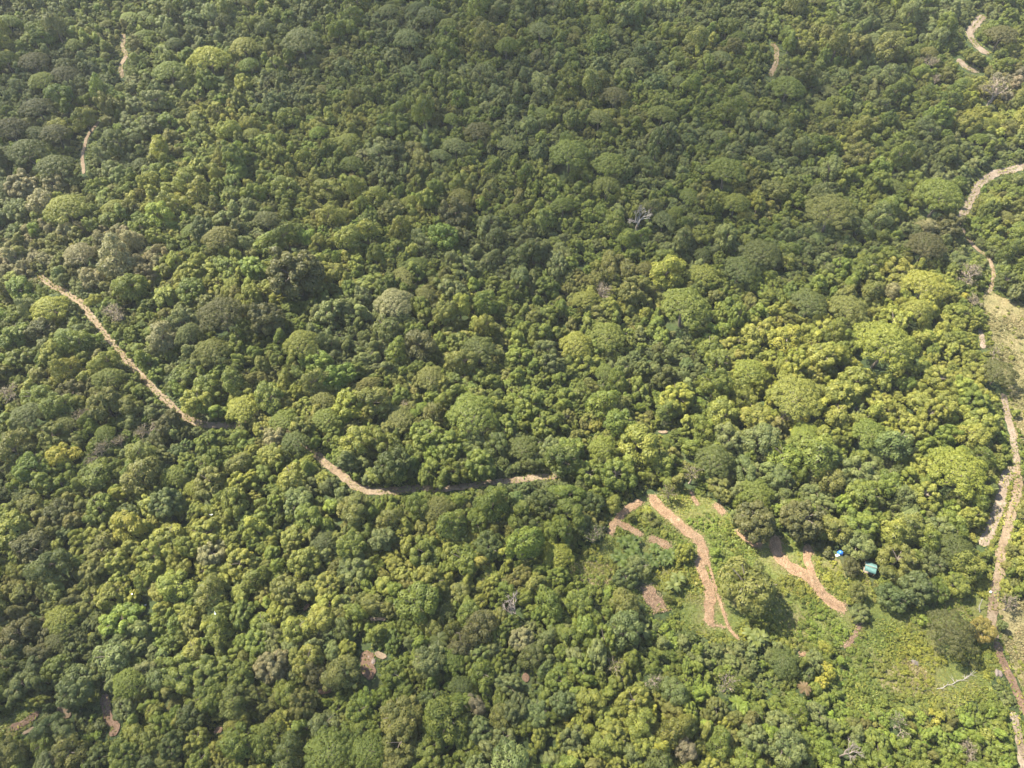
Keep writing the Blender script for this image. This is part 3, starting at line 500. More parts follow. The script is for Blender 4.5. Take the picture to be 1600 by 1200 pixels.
for px, py, w, k, t in CAT:
    cpx, cpy = px, py
    if t not in ('oy', 'yl', 'do'): px, py, w = keep_clear(px, py, w)
    if k == 'd': w *= 1.15
    p = at(px, py, 8.0); z = project(p)[2]; R = w * .5 * z / FPX
    p = at(px, py, MID[k] * R * .92); z = project(p)[2]; R = w * .5 * z / FPX
    ITEMS.append([cpx, cpy, w, k, t, p[0], p[1], R])
special = {'yl', 'oy', 'br', 'dp'}
order = sorted(range(len(ITEMS)), key=lambda i: -(ITEMS[i][2] + (100 if ITEMS[i][3] in 'dps' or ITEMS[i][4] in special else 0)))
trees = 0; chosen = []; leftover = []
for i in order:
    if ITEMS[i][3] == 's' or ITEMS[i][3] == 'p': chosen.append(i)
    elif trees < 292: chosen.append(i); trees += 1
    else: leftover.append(i)
DIRS = ['right of', 'up-right of', 'straight above', 'up-left of', 'left of', 'down-left of', 'straight below', 'down-right of']
ORD = ['', 'second', 'third', 'fourth', 'fifth', 'sixth', 'seventh', 'eighth', 'ninth', 'tenth', 'eleventh', 'twelfth']
slots = {}
for i in chosen:
    px, py, w, k, t = ITEMS[i][:5]
    best = sorted(((px - mx) ** 2 + (py - my) ** 2, mi) for mi, (_, mx, my) in enumerate(MARKS) if (px - mx) ** 2 + (py - my) ** 2 > 150)
    d, mi = best[0]; a = math.atan2(MARKS[mi][2] - py, px - MARKS[mi][1])
    slots.setdefault((mi, round(a / (math.pi / 4)) % 8, TONE[t], KIND[k][1]), []).append((d, i))
LABEL = {}
OWN = {(100, 709): 'bright yellow leafy tree standing out alone in green canopy', (1380, 543): 'biggest lime green dome-crowned tree in full sun', (1537, 984): 'orange yellow tree beside the brown track', (1000, 339): 'white leafless tree spreading bare branches above the canopy',
       (805, 948): 'leafless tree with forked white trunk among low green trees', (1187, 893): 'biggest olive green tree standing alone between the two straw paths', (1484, 989): 'wide dark olive spreading tree alone in the meadow', (686, 1000): 'dark star-shaped palm among rounded crowns', (615, 475): 'big pale tan umbrella crown in mid slope', (540, 1014): 'small bright yellow green tree next to the rock gully',
       (1256, 1076): 'small palm with rusty brown fronds below two yellow trees', (1325, 1175): 'grey pink leafless tree near the bottom edge', (1228, 645): 'dark purplish almost bare tree amid lime crowns'}
for (mi, dd, tn, kn), L in slots.items():
    L.sort()
    for q, (d, i) in enumerate(L):
        px, py, w, k, t = ITEMS[i][:5]
        size = 'large' if w >= 60 else 'small' if w < 34 else 'medium'
        LABEL[i] = f"{size} {tn} {kn}, {ORD[q] + ' one ' if q else ''}{DIRS[dd]} {MARKS[mi][0]}"
        if (px, py) in OWN: LABEL[i] = OWN[(px, py)]
nk = {}
for i in chosen:
    px, py, w, k, t, x, y, R = ITEMS[i]
    jit = 1 + rng.normal(size=3) * .02
    nk[k] = nk.get(k, -1) + 1
    o = place(k, np.array(TINT[t]) * jit, (x, y, float(tz(x, y))), R, random.random() * 6.28, .9 + .2 * random.random(), nk[k] % len(VAR[k]))
    setp(o, LABEL[i], None, {'p': 'palm', 's': 'bush'}.get(k, 'tree'), {'p': 'palms among the trees', 's': 'bushes in and around the clearings'}.get(k, 'trees of the forest canopy'))
    OCC.append((x, y, R))
SRC = {}
for o in list(COL.objects):
    if o.name.split('.')[0] in ('crown', 'foliage', 'trunk', 'stem', 'leaves', 'branches') and o.data.name not in SRC: SRC[o.data.name] = o
# ------------------------------------------------------------------ banana plants
banpix = [(960 + 92 * a, 836 + 52 * b) for a, b in rng.random((90, 2))]
nb = 0; bo = []
for px, py in banpix:
    e = ((px - 1003) / 52) ** 2 + ((py - 861) / 29) ** 2
    if e > 1 or nb >= 46: continue
    p = at(px, py, 1.0)
    if any((p[0] - a) ** 2 + (p[1] - b) ** 2 < 1.3 ** 2 for a, b in bo): continue
    if np.min(np.hypot(TPIX[:, 0] - px, TPIX[:, 1] - py) - TPIX[:, 2]) < 5: continue
    bo.append((p[0], p[1])); nb += 1
    o = place('n', np.array((.08, .11, .02)) * (1 + rng.normal() * .12), (p[0], p[1], float(tz(p[0], p[1]))), 1.7 + .5 * random.random(), random.random() * 6.28, 1, nb % 3, 'banana_plant')
    setp(o, 'green broad-leaved banana plant crowded in the patch under the straw path loop', None, 'banana plant', 'banana plants in the patch')
    OCC.append((p[0], p[1], 1.2))
for px, py in ((1188, 995), (1181, 1001), (1174, 992), (1060, 905), (1052, 915), (1005, 985)):
    p = at(px, py, 2); o = place('n', (.125, .145, .034), (p[0], p[1], float(tz(p[0], p[1]))), 2.4, random.random() * 6.28, 1.1, nb % 3, 'banana_plant'); nb += 1
    lab = {1188: 'pale tall banana plant between the footpath and dark dome', 1181: 'tall banana plant just under the pale tall one', 1174: 'tall banana plant near the footpath foot', 1060: 'banana plant on its own beside the long straw path', 1052: 'banana plant below the grey green bush by the straw path', 1005: 'banana plant among bluish bushes under the triangular straw patch'}[px]
    setp(o, lab, None, 'banana plant', 'single banana plants'); OCC.append((p[0], p[1], 1.5))
# ------------------------------------------------------------------ the rest of the forest: one object of instances
OA = [np.array(OCC)]
def tone_for(px, py, wx, wy):  # zone tints partly paint sunlit and cloud-shaded areas into the leaf colour
    """mix of leaf colours used in each part of the hillside"""
    r = float(np.clip(.5 + .62 * vnoise(wx, wy, 13, 4) + .34 * (rng.random() - .5), 0, .999))
    if (((px - 1350) / 240) ** 2 + ((py - 570) / 110) ** 2) < 1: tab = [('gy', .08), ('md', .2), ('lt', .5), ('um', .14), ('yb', .08)]
    elif (((px - 380) / 240) ** 2 + ((py - 880) / 110) ** 2) < 1: tab = [('gy', .1), ('ol', .2), ('md', .22), ('lt', .42), ('yb', .06)]
    elif (((px - 120) / 140) ** 2 + ((py - 400) / 50) ** 2) < 1: tab = [('gy', .15), ('ol', .3), ('pt', .4), ('lt', .15)]
    elif (((px - 1570) / 70) ** 2 + ((py - 160) / 60) ** 2) < 1: tab = [('pk', .12), ('ol', .3), ('lt', .33), ('yb', .25)]
    elif (((px - 960) / 90) ** 2 + ((py - 1140) / 60) ** 2) < 1: tab = [('md', .25), ('lt', .65), ('yb', .1)]
    elif px < 120 and 900 < py < 1040: tab = [('dk', .2), ('do', .35), ('ol', .3), ('md', .15)]
    elif (((px - 450) / 230) ** 2 + ((py - 300) / 170) ** 2) < 1: tab = [('gy', .15), ('ol', .12), ('md', .25), ('bg', .04), ('lt', .39), ('yb', .05)]
    elif py < 420: tab = [('dk', .16), ('bl', .03), ('gy', .2), ('md', .38), ('ol', .15), ('lt', .08)]
    elif px > 1080 and py > 980: tab = [('gy', .25), ('md', .3), ('bg', .2), ('ol', .1), ('lt', .15)]
    else: tab = [('dk', .08), ('bl', .04), ('gy', .16), ('md', .38), ('ol', .15), ('lt', .19)]
    for t, q in tab:
        if r < q: break
        r -= q
    return np.array(TINT[t]) * (1 + rng.normal() * .11) * (1 + rng.normal(size=3) * .03)
cell = 3.0; HASH = {}
def hput(x, y, R): HASH.setdefault((int(x // 6), int(y // 6)), []).append((x, y, R))
def hfree(x, y, R, k):
    a, b = int(x // 6), int(y // 6)
    for i in range(a - 2, a + 3):
        for j in range(b - 2, b + 3):
            for (u, v, q) in HASH.get((i, j), ()):
                if (u - x) ** 2 + (v - y) ** 2 < (k * (q + R)) ** 2: return False
    return True
for x, y, R in OCC: hput(x, y, R)
GP = [np.array(g[3], float) for g in GRASS]
SCRUB = [np.array(p, float) for p in ([(1030, 985), (1330, 1000), (1345, 1110), (1290, 1120), (1180, 1100), (1060, 1075), (1000, 1040), (960, 1000)],
    [(1300, 1100), (1600, 1080), (1600, 1200), (1420, 1200), (1320, 1150)], [(885, 870), (950, 900), (1040, 960), (1010, 1000), (900, 950), (870, 900)], [(1545, 455), (1500, 380), (1520, 350), (1570, 440)], [(1545, 860), (1600, 720), (1600, 930), (1560, 950)])]
CLEAR_SPOTS = [(1314, 864, 14), (1360, 889, 17), (1430, 1040, 10), (1560, 1054, 7), (1492, 1066, 30), (228, 946, 9), (1534, 950, 12)]
TREE_G = cKD = None
def shades(x, y, h, rp_m):
    P = np.array((x - SUNV[0] / SUNV[2] * h, y - SUNV[1] / SUNV[2] * h)); P = np.array((P[0], P[1], float(tz(*P)))); sx, sy, sz = project(P)
    d = np.hypot(TPIX[:, 0] - sx, (TPIX[:, 1] - sy) * 1.2) - TPIX[:, 2]; j = int(np.argmin(d))
    return 0 if d[j] > rp_m * FPX / sz * (.55 + .35 * TPIX[j, 3]) else .6 + .4 * TPIX[j, 3]
SUNV = np.array((-.68, .36, 1.0))
def blocked(px, py, rp, solid):
    """does a crown seen at px,py with pixel radius rp cover a way or a listed spot"""
    if np.min(np.hypot(TPIX[:, 0] - px, (TPIX[:, 1] - py) * 1.1) - TPIX[:, 2] * (.85 + .3 * TPIX[:, 3])) < rp * (solid if py > 320 else max(solid, .95)): return True
    return any(math.hypot(px - a, py - b) < c + rp * .85 for a, b, c in CLEAR_SPOTS)
def at_many(px, py):
    d = FWD * FPX + RGT * (px - 800)[:, None] + UPV * (600 - py)[:, None]; d = d / np.linalg.norm(d, axis=1, keepdims=True); t = np.full(len(px), 150.0)
    for _ in range(50):
        p = CAM + d * t[:, None]; t += (p[:, 2] - tz(p[:, 0], p[:, 1])) / np.maximum(.2, -d[:, 2]) * .8
    return (CAM + d * t[:, None])[:, :2]
def open_ground(n):
    m = n // 4; k = rng.integers(0, len(TPIX), m)
    px = np.concatenate([rng.uniform(870, 1620, 2 * m), rng.uniform(1470, 1625, m // 2), rng.uniform(-20, 250, m // 3), TPIX[k, 0] + rng.normal(size=m) * (TPIX[k, 2] + 9)])
    py = np.concatenate([rng.uniform(735, 1230, 2 * m), rng.uniform(60, 780, m // 2), rng.uniform(1050, 1180, m // 3), TPIX[k, 1] + rng.normal(size=m) * (TPIX[k, 2] + 9)])
    return at_many(px, py)
PTS = []   # x y z kindvariant rot sx sz tint
UND = []
def scatter(kinds, R0, R1, pack, tries, meadow_p, mar, store, solid=.8, zs=(.8, 1.15)):
    cnt = 0
    # candidates over the ground the picture shows plus a margin
    xs = rng.uniform(-330, 330, tries); ys = rng.uniform(-5, 480, tries)
    if R1 < 1.4: xs, ys = open_ground(tries).T; tries = len(xs)
    zz = tz(xs, ys); R = R0 + (R1 - R0) * rng.random(tries) ** 1.4
    bpx, bpy, bz = project(np.stack([xs, ys, zz], 1))
    mpx = mar * FPX / np.maximum(bz, 10)
    ok = (bz > 20) & (bpx > -mpx) & (bpx < 1600 + mpx) & (bpy > -mpx * .7) & (bpy < 1200 + mpx)
    gin = np.zeros(tries, bool)
    gdry = np.zeros(tries, bool)
    for g, gg in zip(GP, GRASS):
        q = inside(g, bpx, bpy); gin |= q
        if gg[1].startswith('dry'): gdry |= q
    for i in np.nonzero(ok)[0]:
        x, y, r = xs[i], ys[i], R[i]
        if gin[i] and (rng.random() > (meadow_p * .3 if gdry[i] else meadow_p) or (meadow_p < 1 and vnoise(x, y, 5, 9) < -.2)): continue
        if not hfree(x, y, r, pack): continue
        k = kinds[rng.integers(len(kinds))]; s = rng.uniform(*zs)
        cx, cy, cz = project(np.array((x, y, zz[i] + MID[k] * r * s)))
        rp = r * FPX / cz
        if blocked(cx, cy, rp, solid): continue
        if r > 1.2:
            if rng.random() < shades(x, y, MID[k] * r * s, r): continue
            tx = np.array((cx, cx, cx - rp * .7, cx + rp * .7)); ty = np.array((cy, cy - rp * .75, cy - rp * .3, cy - rp * .3))
            if any(inside(g, tx, ty).any() for g in GP): continue
            if r > 1.7 and any(inside(g, np.array([cx]), np.array([cy]))[0] for g in SCRUB): continue
        hput(x, y, r); cnt += 1
        tint = tone_for(cx, cy, x, y)
        if gin[i]: tint = np.array(TINT[('bg', 'md', 'lt', 'yb')[int(np.clip(2 + 2.4 * vnoise(x, y, 7, 6) + rng.normal() * .5, 0, 3))]]) * (.75 + .4 * rng.random())
        if gdry[i]: tint = np.array(TINT['pt' if rng.random() < .6 else 'lt'])
        store.append((x, y, zz[i], k, rng.integers(len(VAR[k])), rng.random() * 6.283, r, s, tint))
    return cnt
for i in leftover:
    px, py, w, k, t, x, y, R = ITEMS[i]
    PTS.append((x, y, float(tz(x, y)), k, rng.integers(len(VAR[k])), rng.random() * 6.28, R, 1.0, np.array(TINT[t]))); hput(x, y, R)
scatter('bbbbbbu', 2.9, 4.9, .6, 5200, 0, 40, PTS, 1.1, (.75, 1.35))
scatter('bbbm', 1.7, 2.7, .54, 90000, 0, 40, PTS, 1.1)
scatter('mbs', 1.0, 1.75, .52, 130000, .03, 30, PTS, 1.0)
scatter('s', .75, 1.35, .54, 60000, .09, 10, UND, 1.05, (.7, 1.2))
scatter('s', .35, .75, .54, 90000, .36, 10, UND, 1.05, (.6, 1.1))
def instancer(name, pts, label, category):
    me = bpy.data.meshes.new(name); me.vertices.add(len(pts)); me.vertices.foreach_set('co', np.array([(p[0], p[1], p[2]) for p in pts], np.float32).ravel())
    keys = sorted({(p[3], int(p[4])) for p in pts}); kid = {k: i for i, k in enumerate(keys)}
    def att(nm, ty, key, arr): a = me.attributes.new(nm, ty, 'POINT'); a.data.foreach_set(key, arr)
    att('vid', 'INT', 'value', np.array([kid[(p[3], int(p[4]))] for p in pts], np.int32))
    att('rot', 'FLOAT_VECTOR', 'vector', np.array([(0, 0, p[5]) for p in pts], np.float32).ravel())
    att('scl', 'FLOAT_VECTOR', 'vector', np.array([(p[6] * (1 + .22 * math.sin(p[5] * 7)), p[6] * (1 - .2 * math.sin(p[5] * 7)), p[6] * p[7]) for p in pts], np.float32).ravel())
    att('tint', 'FLOAT_VECTOR', 'vector', np.array([p[8] for p in pts], np.float32).ravel())
    o = new_obj(name, me)
    ng = bpy.data.node_groups.new(name + '_spread', 'GeometryNodeTree')
    ng.interface.new_socket('Geometry', in_out='INPUT', socket_type='NodeSocketGeometry'); ng.interface.new_socket('Geometry', in_out='OUTPUT', socket_type='NodeSocketGeometry')
    gi = ng.nodes.new('NodeGroupInput'); go = ng.nodes.new('NodeGroupOutput'); J = ng.nodes.new('GeometryNodeJoinGeometry')
    def attr(nm, ty):
        n = ng.nodes.new('GeometryNodeInputNamedAttribute'); n.data_type = ty; n.inputs['Name'].default_value = nm; return n.outputs['Attribute']
    vid, rot, scl = attr('vid', 'INT'), attr('rot', 'FLOAT_VECTOR'), attr('scl', 'FLOAT_VECTOR')
    er = ng.nodes.new('FunctionNodeEulerToRotation'); ng.links.new(rot, er.inputs[0])
    for key in keys:
        cm, tm = VAR[key[0]][key[1]]
        jj = ng.nodes.new('GeometryNodeJoinGeometry')
        for mm in (cm, tm):
            if mm is None: continue
            oi = ng.nodes.new('GeometryNodeObjectInfo'); oi.transform_space = 'ORIGINAL'; oi.inputs['Object'].default_value = SRC[mm.name]
            ng.links.new(oi.outputs['Geometry'], jj.inputs[0])
        cp = ng.nodes.new('FunctionNodeCompare'); cp.data_type = 'INT'; cp.operation = 'EQUAL'; ng.links.new(vid, cp.inputs[2]); cp.inputs[3].default_value = kid[key]
        ip = ng.nodes.new('GeometryNodeInstanceOnPoints'); ng.links.new(gi.outputs[0], ip.inputs['Points']); ng.links.new(cp.outputs[0], ip.inputs['Selection'])
        ng.links.new(jj.outputs[0], ip.inputs['Instance']); ng.links.new(er.outputs[0], ip.inputs['Rotation']); ng.links.new(scl, ip.inputs['Scale'])
        ng.links.new(ip.outputs[0], J.inputs[0])
    ng.links.new(J.outputs[0], go.inputs[0])
    md = o.modifiers.new('spread', 'NODES'); md.node_group = ng
    setp(o, label, 'stuff', category); return o
# kinds used only in the mass still need a tree of that kind standing somewhere
for k in 'bumsg':
    for v, (cm, tm) in enumerate(VAR[k]):
        if cm.name not in SRC:
            lst = UND if k == 's' else PTS
            q = next(n for n, p in enumerate(lst) if p[3] == k and p[4] == v and 250 < project(np.array(p[:3]))[0] < 1350 and 150 < project(np.array(p[:3]))[1] < 1000)
            p = lst.pop(q); o = place(k, p[8], (p[0], p[1], p[2]), p[6], p[5], p[7], v)
            c, t = [ch for ch in o.children]
            SRC[c.data.name] = c; SRC[t.data.name] = t
            cx, cy, _ = project(np.array(p[:3])); mi = min(range(len(MARKS)), key=lambda j: (MARKS[j][1] - cx) ** 2 + (MARKS[j][2] - cy) ** 2)
            a = math.atan2(MARKS[mi][2] - cy, cx - MARKS[mi][1])
            setp(o, f"{['slender', 'narrow', 'tall', 'lanky'][v % 4]} little {'bush' if k == 's' else 'tree'} filling a gap {DIRS[round(a / (math.pi / 4)) % 8]} {MARKS[mi][0]}", None, 'bush' if k == 's' else 'tree', 'bushes in and around the clearings' if k == 's' else 'trees of the forest canopy')
instancer('forest', PTS, 'dense mixed forest canopy filling the hillside between the tallest trees', 'forest')
instancer('undergrowth', UND, 'low leafy undergrowth along tracks and in clearings', 'undergrowth')
print('trees', trees, 'forest', len(PTS), 'undergrowth', len(UND))
# ------------------------------------------------------------------ small things
def box(bag, c, s, rot=0.0, tilt=None):
    x, y, z = (np.array(s) / 2); V = np.array([(a * x, b * y, d * z) for d in (-1, 1) for b in (-1, 1) for a in (-1, 1)], float)
    if tilt is not None:
        ca, sa = math.cos(tilt), math.sin(tilt); V = V @ np.array(((ca, 0, -sa), (0, 1, 0), (sa, 0, ca)))
    ca, sa = math.cos(rot), math.sin(rot); V = V @ np.array(((ca, sa, 0), (-sa, ca, 0), (0, 0, 1)))
    bag.add(V + np.array(c), [(0, 2, 3, 1), (4, 5, 7, 6), (0, 1, 5, 4), (2, 6, 7, 3), (0, 4, 6, 2), (1, 3, 7, 5)])
def sheet(bag, p0, u, v, n=34, amp=.025, th=.012):
    """corrugated sheet from corner p0 along u (corrugated) and v"""
    p0, u, v = (np.array(a, float) for a in (p0, u, v)); nn = unit(np.cross(u, v)); V = []
    for side in (0, -th):
        for i in range(n + 1):
            h = amp * math.sin(i / n * math.pi * 18) + side
            V += [p0 + u * i / n + nn * h, p0 + u * i / n + v + nn * h]
    F = []; o = 2 * (n + 1)
    for i in range(n):
        a = 2 * i; F += [(a, a + 2, a + 3, a + 1), (o + a, o + a + 1, o + a + 3, o + a + 2)]
        F += [(a, o + a, o + a + 2, a + 2), (a + 1, a + 3, o + a + 3, o + a + 1)]
    bag.add(V, F)
teal = flat_mat('teal_sheet', (.085, .17, .15), .45); teal2 = flat_mat('pale_teal_sheet', (.11, .2, .18), .45); wood = flat_mat('grey_wood', (.2, .155, .11), .8)
g = at(1360, 888, 1.9); root = bpy.data.objects.new('hut', None); COL.objects.link(root); root.location = (g[0], g[1], float(tz(g[0], g[1]))); root.rotation_euler = (0, 0, math.radians(-24))
setp(root, 'small open hut with teal sheet roof at the trees edge', None, 'hut')
b = Bag(); sheet(b, (-1.3, -1.15, 2.0), (2.5, 0, 0), (0, 1.25, .42)); new_obj('roof_panel', b.mesh('roof_panel', teal), root)
b = Bag(); sheet(b, (-1.3, 1.5, 1.95), (2.6, 0, 0), (0, -1.28, .47)); new_obj('roof_panel', b.mesh('roof_panel', teal2), root)
b = Bag(); box(b, (0, .16, 2.47), (2.7, .16, .05)); new_obj('ridge_board', b.mesh('ridge_board', wood), root)
for x in (-1.1, 1.1):
    for y, h in ((-1.0, 2.0), (1.3, 2.0)):
        b = Bag(); box(b, (x, y, h / 2 - .1), (.1, .1, h)); new_obj('post', b.mesh('post', wood), root)
b = Bag(); box(b, (0, .1, .45), (2.0, 1.6, .08)); new_obj('bench', b.mesh('bench', wood), root)
# blue tarpaulin over a frame, white sheet beside it
g = at(1314, 863, .6); root = bpy.data.objects.new('tarpaulin_shelter', None); COL.objects.link(root); root.location = (g[0], g[1], float(tz(g[0], g[1])))
setp(root, 'bright blue tarpaulin heap with a white sheet beside dark trees', None, 'tarpaulin')
blue = flat_mat('blue_tarpaulin', (.03, .15, .5), .4); white = flat_mat('white_sheet', (.8, .8, .8), .6)
V, F = [], []; nu, nv = 22, 9
for j in range(nv + 1):
    for i in range(nu):
        a = i / nu * 6.283; q = math.sin(j / nv * 1.57); fold = 1 + .1 * math.sin(5 * a + 1) * q + .06 * math.sin(9 * a) * q
        V.append((.72 * q * fold * math.cos(a), .62 * q * fold * math.sin(a), 1.05 * math.cos(j / nv * 1.57) ** .7 + .02))
for j in range(nv):
    for i in range(nu): F.append((j * nu + i, (j + 1) * nu + i, (j + 1) * nu + (i + 1) % nu, j * nu + (i + 1) % nu))
b = Bag(); b.add(V, F); new_obj('tarpaulin', b.mesh('tarpaulin', blue), root)
b = Bag(); sheet(b, (-1.25, -1.0, .12), (.95, .25, .1), (-.15, .55, .12), 16, .03); new_obj('white_sheet', b.mesh('white_sheet', white), root)
for x, y in ((-.5, -.35), (.5, -.35), (-.5, .35), (.5, .35)):
    b = Bag(); box(b, (x, y, .3), (.05, .05, .7)); new_obj('post', b.mesh('post', wood), root)
def rock(px, py, s, label, m, group=None, flat=.6, name='rock'):
    r = np.random.default_rng(px); import bmesh
    bm = bmesh.new(); bmesh.ops.create_icosphere(bm, subdivisions=3, radius=1)
    ph = r.random((6, 3)) * 6.28; fr = r.normal(size=(6, 3)) * 1.8
    for v in bm.verts:
        d = np.array(v.co); k = 1 + .16 * sum(math.sin(float(fr[i] @ d) + ph[i, 0]) for i in range(6)) / 1.8
        v.co = Vector(d * k * np.array((s, s * .75, s * flat)))
    me = bpy.data.meshes.new(name); bm.to_mesh(me); bm.free(); me.materials.append(m)
    p = at(px, py, s * flat * .4); o = new_obj(name, me); o.location = (p[0], p[1], float(tz(p[0], p[1])) + s * flat * .25); o.rotation_euler = (0, 0, float(r.random() * 6))
    setp(o, label, None, 'rock', group)
rock(1430, 1037, .9, 'grey purplish rock half sunk in the meadow grass', M['greyrock'], flat=.4)
rock(1560, 1052, .85, 'pale pink boulder beside the shaded track', M['rock'])
rock(576, 1026, .5, 'pale boulder at the top of the gully', M['rock'], 'boulders in the gully', .5)
rock(584, 1034, .65, 'largest pale boulder in the middle of the gully', M['rock'], 'boulders in the gully', .5)
rock(580, 1048, .45, 'pale boulder at the foot of the gully', M['rock'], 'boulders in the gully', .5)
rock(571, 1031, .4, 'brownish boulder on the dark flank of the gully', M['greyrock'], 'boulders in the gully', .5)
def log(name, pts, rad, label, twigs=0, seed=0, up=.25, cat='log'):
    r = np.random.default_rng(seed); b = Bag(); G = []
    for k, (px, py) in enumerate(pts):
        h = up[k] if isinstance(up, (list, tuple)) else up
        p = at(px, py, h); G.append(p)
    G = np.array(G); c = np.array((G[0][0], G[0][1], float(tz(G[0][0], G[0][1]))))
    n = len(G); tube(b, G - c, np.linspace(rad, rad * .45, n), 7)
    for i in range(twigs):
        k = r.integers(0, n - 1); p = G[k] + (G[k + 1] - G[k]) * r.random(); d = unit(G[k + 1] - G[k] + r.normal(size=3) * .9 * np.array((1, 1, .4))); ln = .7 + r.random() * 1.4
        tube(b, [p - c, p - c + d * ln * .6 + (0, 0, .08), p - c + d * ln], [rad * .45, rad * .32, rad * .12], 5)
    o = new_obj(name, b.mesh(name, M['pale_bark'])); o.location = c; setp(o, label, None, cat)
log('fallen_branch', [(1464, 1076), (1473, 1075), (1480, 1070), (1489, 1069), (1497, 1063), (1506, 1062), (1513, 1056), (1522, 1052)], .085, 'long pale fallen branch with twigs lying in the meadow', 26, 3)
log('fallen_branch', [(1425, 1075), (1437, 1074), (1449, 1075)], .06, 'thin pale stick lying beside the reddish meadow soil', 3, 4)
log('fallen_branch', [(1440, 1132), (1449, 1136), (1458, 1140)], .1, 'short pale log lying on brown soil among bushes', 1, 5)
log('dead_stem', [(1531, 956), (1530, 948), (1535, 936)], .15, 'pale leaning dead stem beside the orange yellow tree', 1, 6, [.2, 1.2, 3.0], 'dead stem')
def sack():
    b = Bag(); V, F = [], []; nu, nv = 12, 8
    for j in range(nv + 1):
        t = j / nv; q = .34 * math.sin(math.pi * min(.97, .18 + .8 * t)) ** .6 * (1 - .45 * (t > .85))
        for i in range(nu): a = i / nu * 6.283; V.append((q * math.cos(a) * (1 + .12 * math.sin(3 * a)), q * .75 * math.sin(a), .7 * t))
    for j in range(nv):
        for i in range(nu): F.append((j * nu + i, j * nu + (i + 1) % nu, (j + 1) * nu + (i + 1) % nu, (j + 1) * nu + i))
    b.add(V, F); o = new_obj('sack', b.mesh('sack', white)); p = at(1548, 925, .3); o.location = (p[0], p[1], float(tz(p[0], p[1]))); setp(o, 'small white sack on the verge of the brown track', None, 'sack')
sack()
# white birds resting on the canopy
def bird_mesh():
    me = bpy.data.meshes.new('bird'); vs = [(0, 0, .30), (.16, 0, .36), (-.18, 0, .27), (-.34, 0, .22), (.22, 0, .46), (.24, 0, .58), (.20, 0, .68), (.26, 0, .75), (.36, 0, .745), (.46, 0, .73),
        (.02, .06, .16), (.03, .06, .0), (.02, -.06, .16), (.03, -.06, .0), (-.06, .13, .3), (-.06, -.13, .3)]
    es = [(0, 1), (0, 2), (2, 3), (1, 4), (4, 5), (5, 6), (6, 7), (7, 8), (8, 9), (0, 10), (10, 11), (0, 12), (12, 13), (0, 14), (0, 15)]
    rad = [.13, .1, .1, .04, .05, .04, .038, .052, .02, .008, .02, .012, .02, .012, .07, .07]
    me.from_pydata([Vector(v) for v in vs], es, []); o = new_obj('white_bird', me)
    sk = o.modifiers.new('skin', 'SKIN')
    for k, q in enumerate(rad): me.skin_vertices[0].data[k].radius = (q, q)
    me.skin_vertices[0].data[0].use_root = True
    sb = o.modifiers.new('smooth', 'SUBSURF'); sb.levels = sb.render_levels = 1
    dg = bpy.context.evaluated_depsgraph_get(); m2 = bpy.data.meshes.new_from_object(o.evaluated_get(dg)); o.modifiers.clear(); o.data = m2; m2.materials.clear(); m2.materials.append(white)
    return o
bird = bird_mesh()
BSP = [(228, 946, .9, 'white bird on a twig in the dark gap beside bright trees'), (337, 960, 9.2, 'white bird on the crown above the olive one'), (331, 805, 8.5, 'white bird perched in the gap below the grey bare tree'), (207, 929, 9.6, 'white bird on top of the small yellow green tree')]
dgr = bpy.context.evaluated_depsgraph_get()
for i, (px, py, h, lab) in enumerate(BSP):
    o = bird if i == 0 else bird.copy()
    if i: COL.objects.link(o)
    d = FWD * FPX + RGT * (px - 800) + UPV * (600 - py); d = d / np.linalg.norm(d)
    hit, loc, *_ = S.ray_cast(dgr, Vector(CAM), Vector(d))
    o.location = (loc.x, loc.y, loc.z - .08) if hit else at(px, py, h)
    o.rotation_euler = (0, 0, i * 1.9); setp(o, lab, None, 'bird', 'white birds on the canopy')
# ------------------------------------------------------------------ sun, sky, clouds, haze, camera
SUN = unit(np.array((-.68, .36, 1.0))); EL = math.asin(SUN[2])
sd = bpy.data.lights.new('sun', 'SUN'); sd.energy = 5.0; sd.angle = math.radians(.53); sd.color = (1, .92, .78)
so = bpy.data.objects.new('sun', sd); COL.objects.link(so); so.rotation_euler = Vector(SUN).to_track_quat('Z', 'Y').to_euler()
w = bpy.data.worlds.new('World'); S.world = w; w.use_nodes = True; nt = w.node_tree; bgn = nt.nodes['Background']
sky = nt.nodes.new('ShaderNodeTexSky'); sky.sky_type = 'NISHITA'; sky.sun_disc = False; sky.sun_elevation = EL; sky.sun_rotation = math.atan2(SUN[0], SUN[1])
nt.links.new(sky.outputs[0], bgn.inputs[0]); bgn.inputs[1].default_value = .1
def volume(name, col, dens, aniso=0.0):
    m, nt, N = mat(name); out = N('ShaderNodeOutputMaterial'); pv = N('ShaderNodeVolumePrincipled')
    pv.inputs['Color'].default_value = (*col, 1); pv.inputs['Density'].default_value = dens; pv.inputs['Anisotropy'].default_value = aniso
    nt.links.new(pv.outputs[0], out.inputs['Volume']); return m
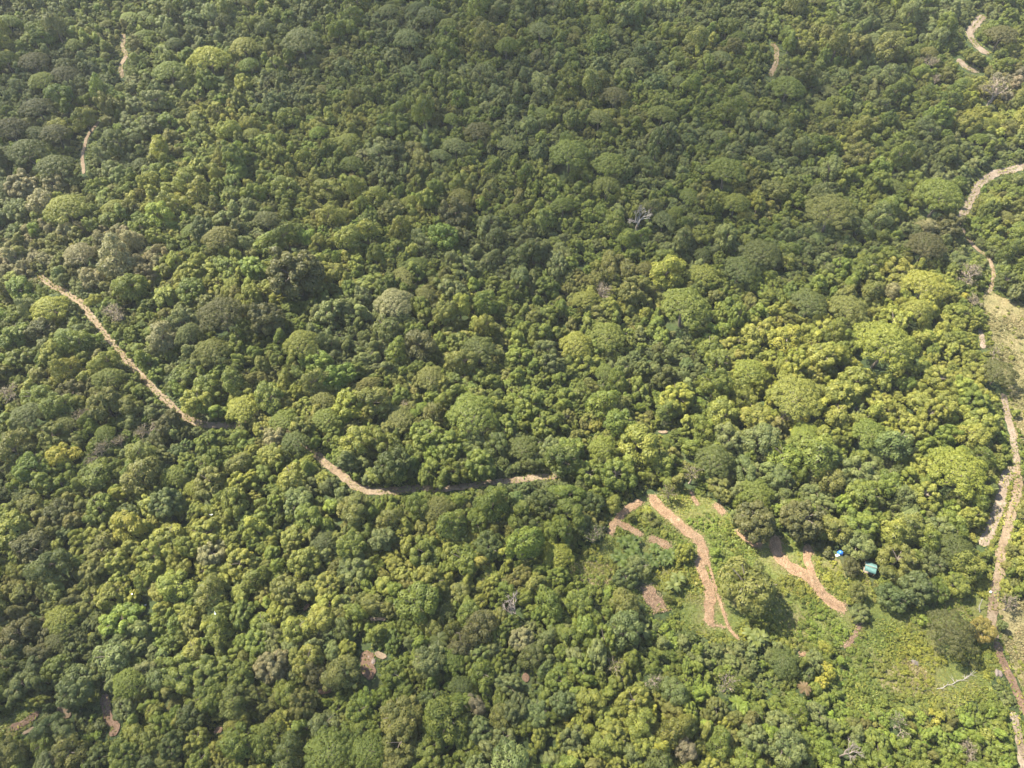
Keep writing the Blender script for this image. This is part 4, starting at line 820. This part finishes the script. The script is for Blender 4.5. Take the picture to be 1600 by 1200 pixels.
def cloud(px, py, rx, ry, alt, depth, seed):
    """a lens of vapour hanging between the sun and the ground seen at px,py"""
    import bmesh
    g = at(px, py, 6); t = (alt - g[2]) / SUN[2]; c = g + SUN * t
    r = np.random.default_rng(seed); bm = bmesh.new(); bmesh.ops.create_icosphere(bm, subdivisions=5, radius=1)
    fr = r.normal(size=(9, 3)) * np.repeat([1.6, 3, 5], 3)[:, None]; ph = r.random(9) * 6.28; am = np.repeat([.2, .11, .06], 3)
    for v in bm.verts:
        d = np.array(v.co); k = 1 + sum(am[i] * math.sin(float(fr[i] @ d) + ph[i]) for i in range(9))
        v.co = Vector(d * np.array((rx * k, ry * k, depth * k)))
    me = bpy.data.meshes.new('cloud'); bm.to_mesh(me); bm.free(); me.materials.append(CLOUD)
    o = new_obj('cloud', me); o.location = c; setp(o, None, 'structure')
CLOUD = volume('cloud_vapour', (1, 1, 1), .009)
CL = [(1010, 150, 105, 75, 420, 22, 1), (1330, 190, 80, 70, 430, 14, 2), (700, 20, 60, 50, 425, 14, 3), (-10, 190, 34, 50, 415, 26, 4), (-5, 970, 26, 24, 410, 30, 5),
      (760, 1140, 80, 24, 418, 16, 6), (1190, 930, 45, 22, 412, 13, 7), (300, 1165, 60, 16, 414, 17, 8), (690, 890, 38, 17, 416, 15, 9), (1480, 1000, 20, 24, 413, 10, 10), (1240, 370, 55, 20, 422, 17, 11), (860, 780, 34, 16, 419, 13, 12), (380, 520, 26, 14, 417, 15, 14), (40, 720, 22, 20, 416, 14, 15)]
for c in CL: cloud(*c)
HZ = volume('pale_haze', (.93, .97, 1.0), .00008, .1)
b = Bag(); box(b, (0, 340, 77.5), (1500, 1260, 175)); hz = new_obj('haze', b.mesh('haze', HZ)); setp(hz, 'thin pale haze over the forest', 'stuff', 'haze')
cd = bpy.data.cameras.new('camera'); cd.lens = 24; cd.sensor_width = 36; cd.clip_end = 5000; cd.clip_start = 1
co = bpy.data.objects.new('camera', cd); COL.objects.link(co); co.location = CAM; co.rotation_euler = (math.pi / 2 - PITCH, 0, 0); S.camera = co
S.view_settings.view_transform = 'Standard'; S.view_settings.look = 'None'; S.view_settings.gamma = 1; S.view_settings.exposure = 2.1
S.render.engine = 'CYCLES'; c = S.cycles
c.use_denoising = True; c.denoiser = 'OPENIMAGEDENOISE'; c.denoising_input_passes = 'RGB_ALBEDO_NORMAL'; c.denoising_prefilter = 'ACCURATE'; c.max_bounces = 5; c.diffuse_bounces = 3; c.glossy_bounces = 1; c.transmission_bounces = 3; c.volume_bounces = 0; c.transparent_max_bounces = 12
c.sample_clamp_indirect = 4
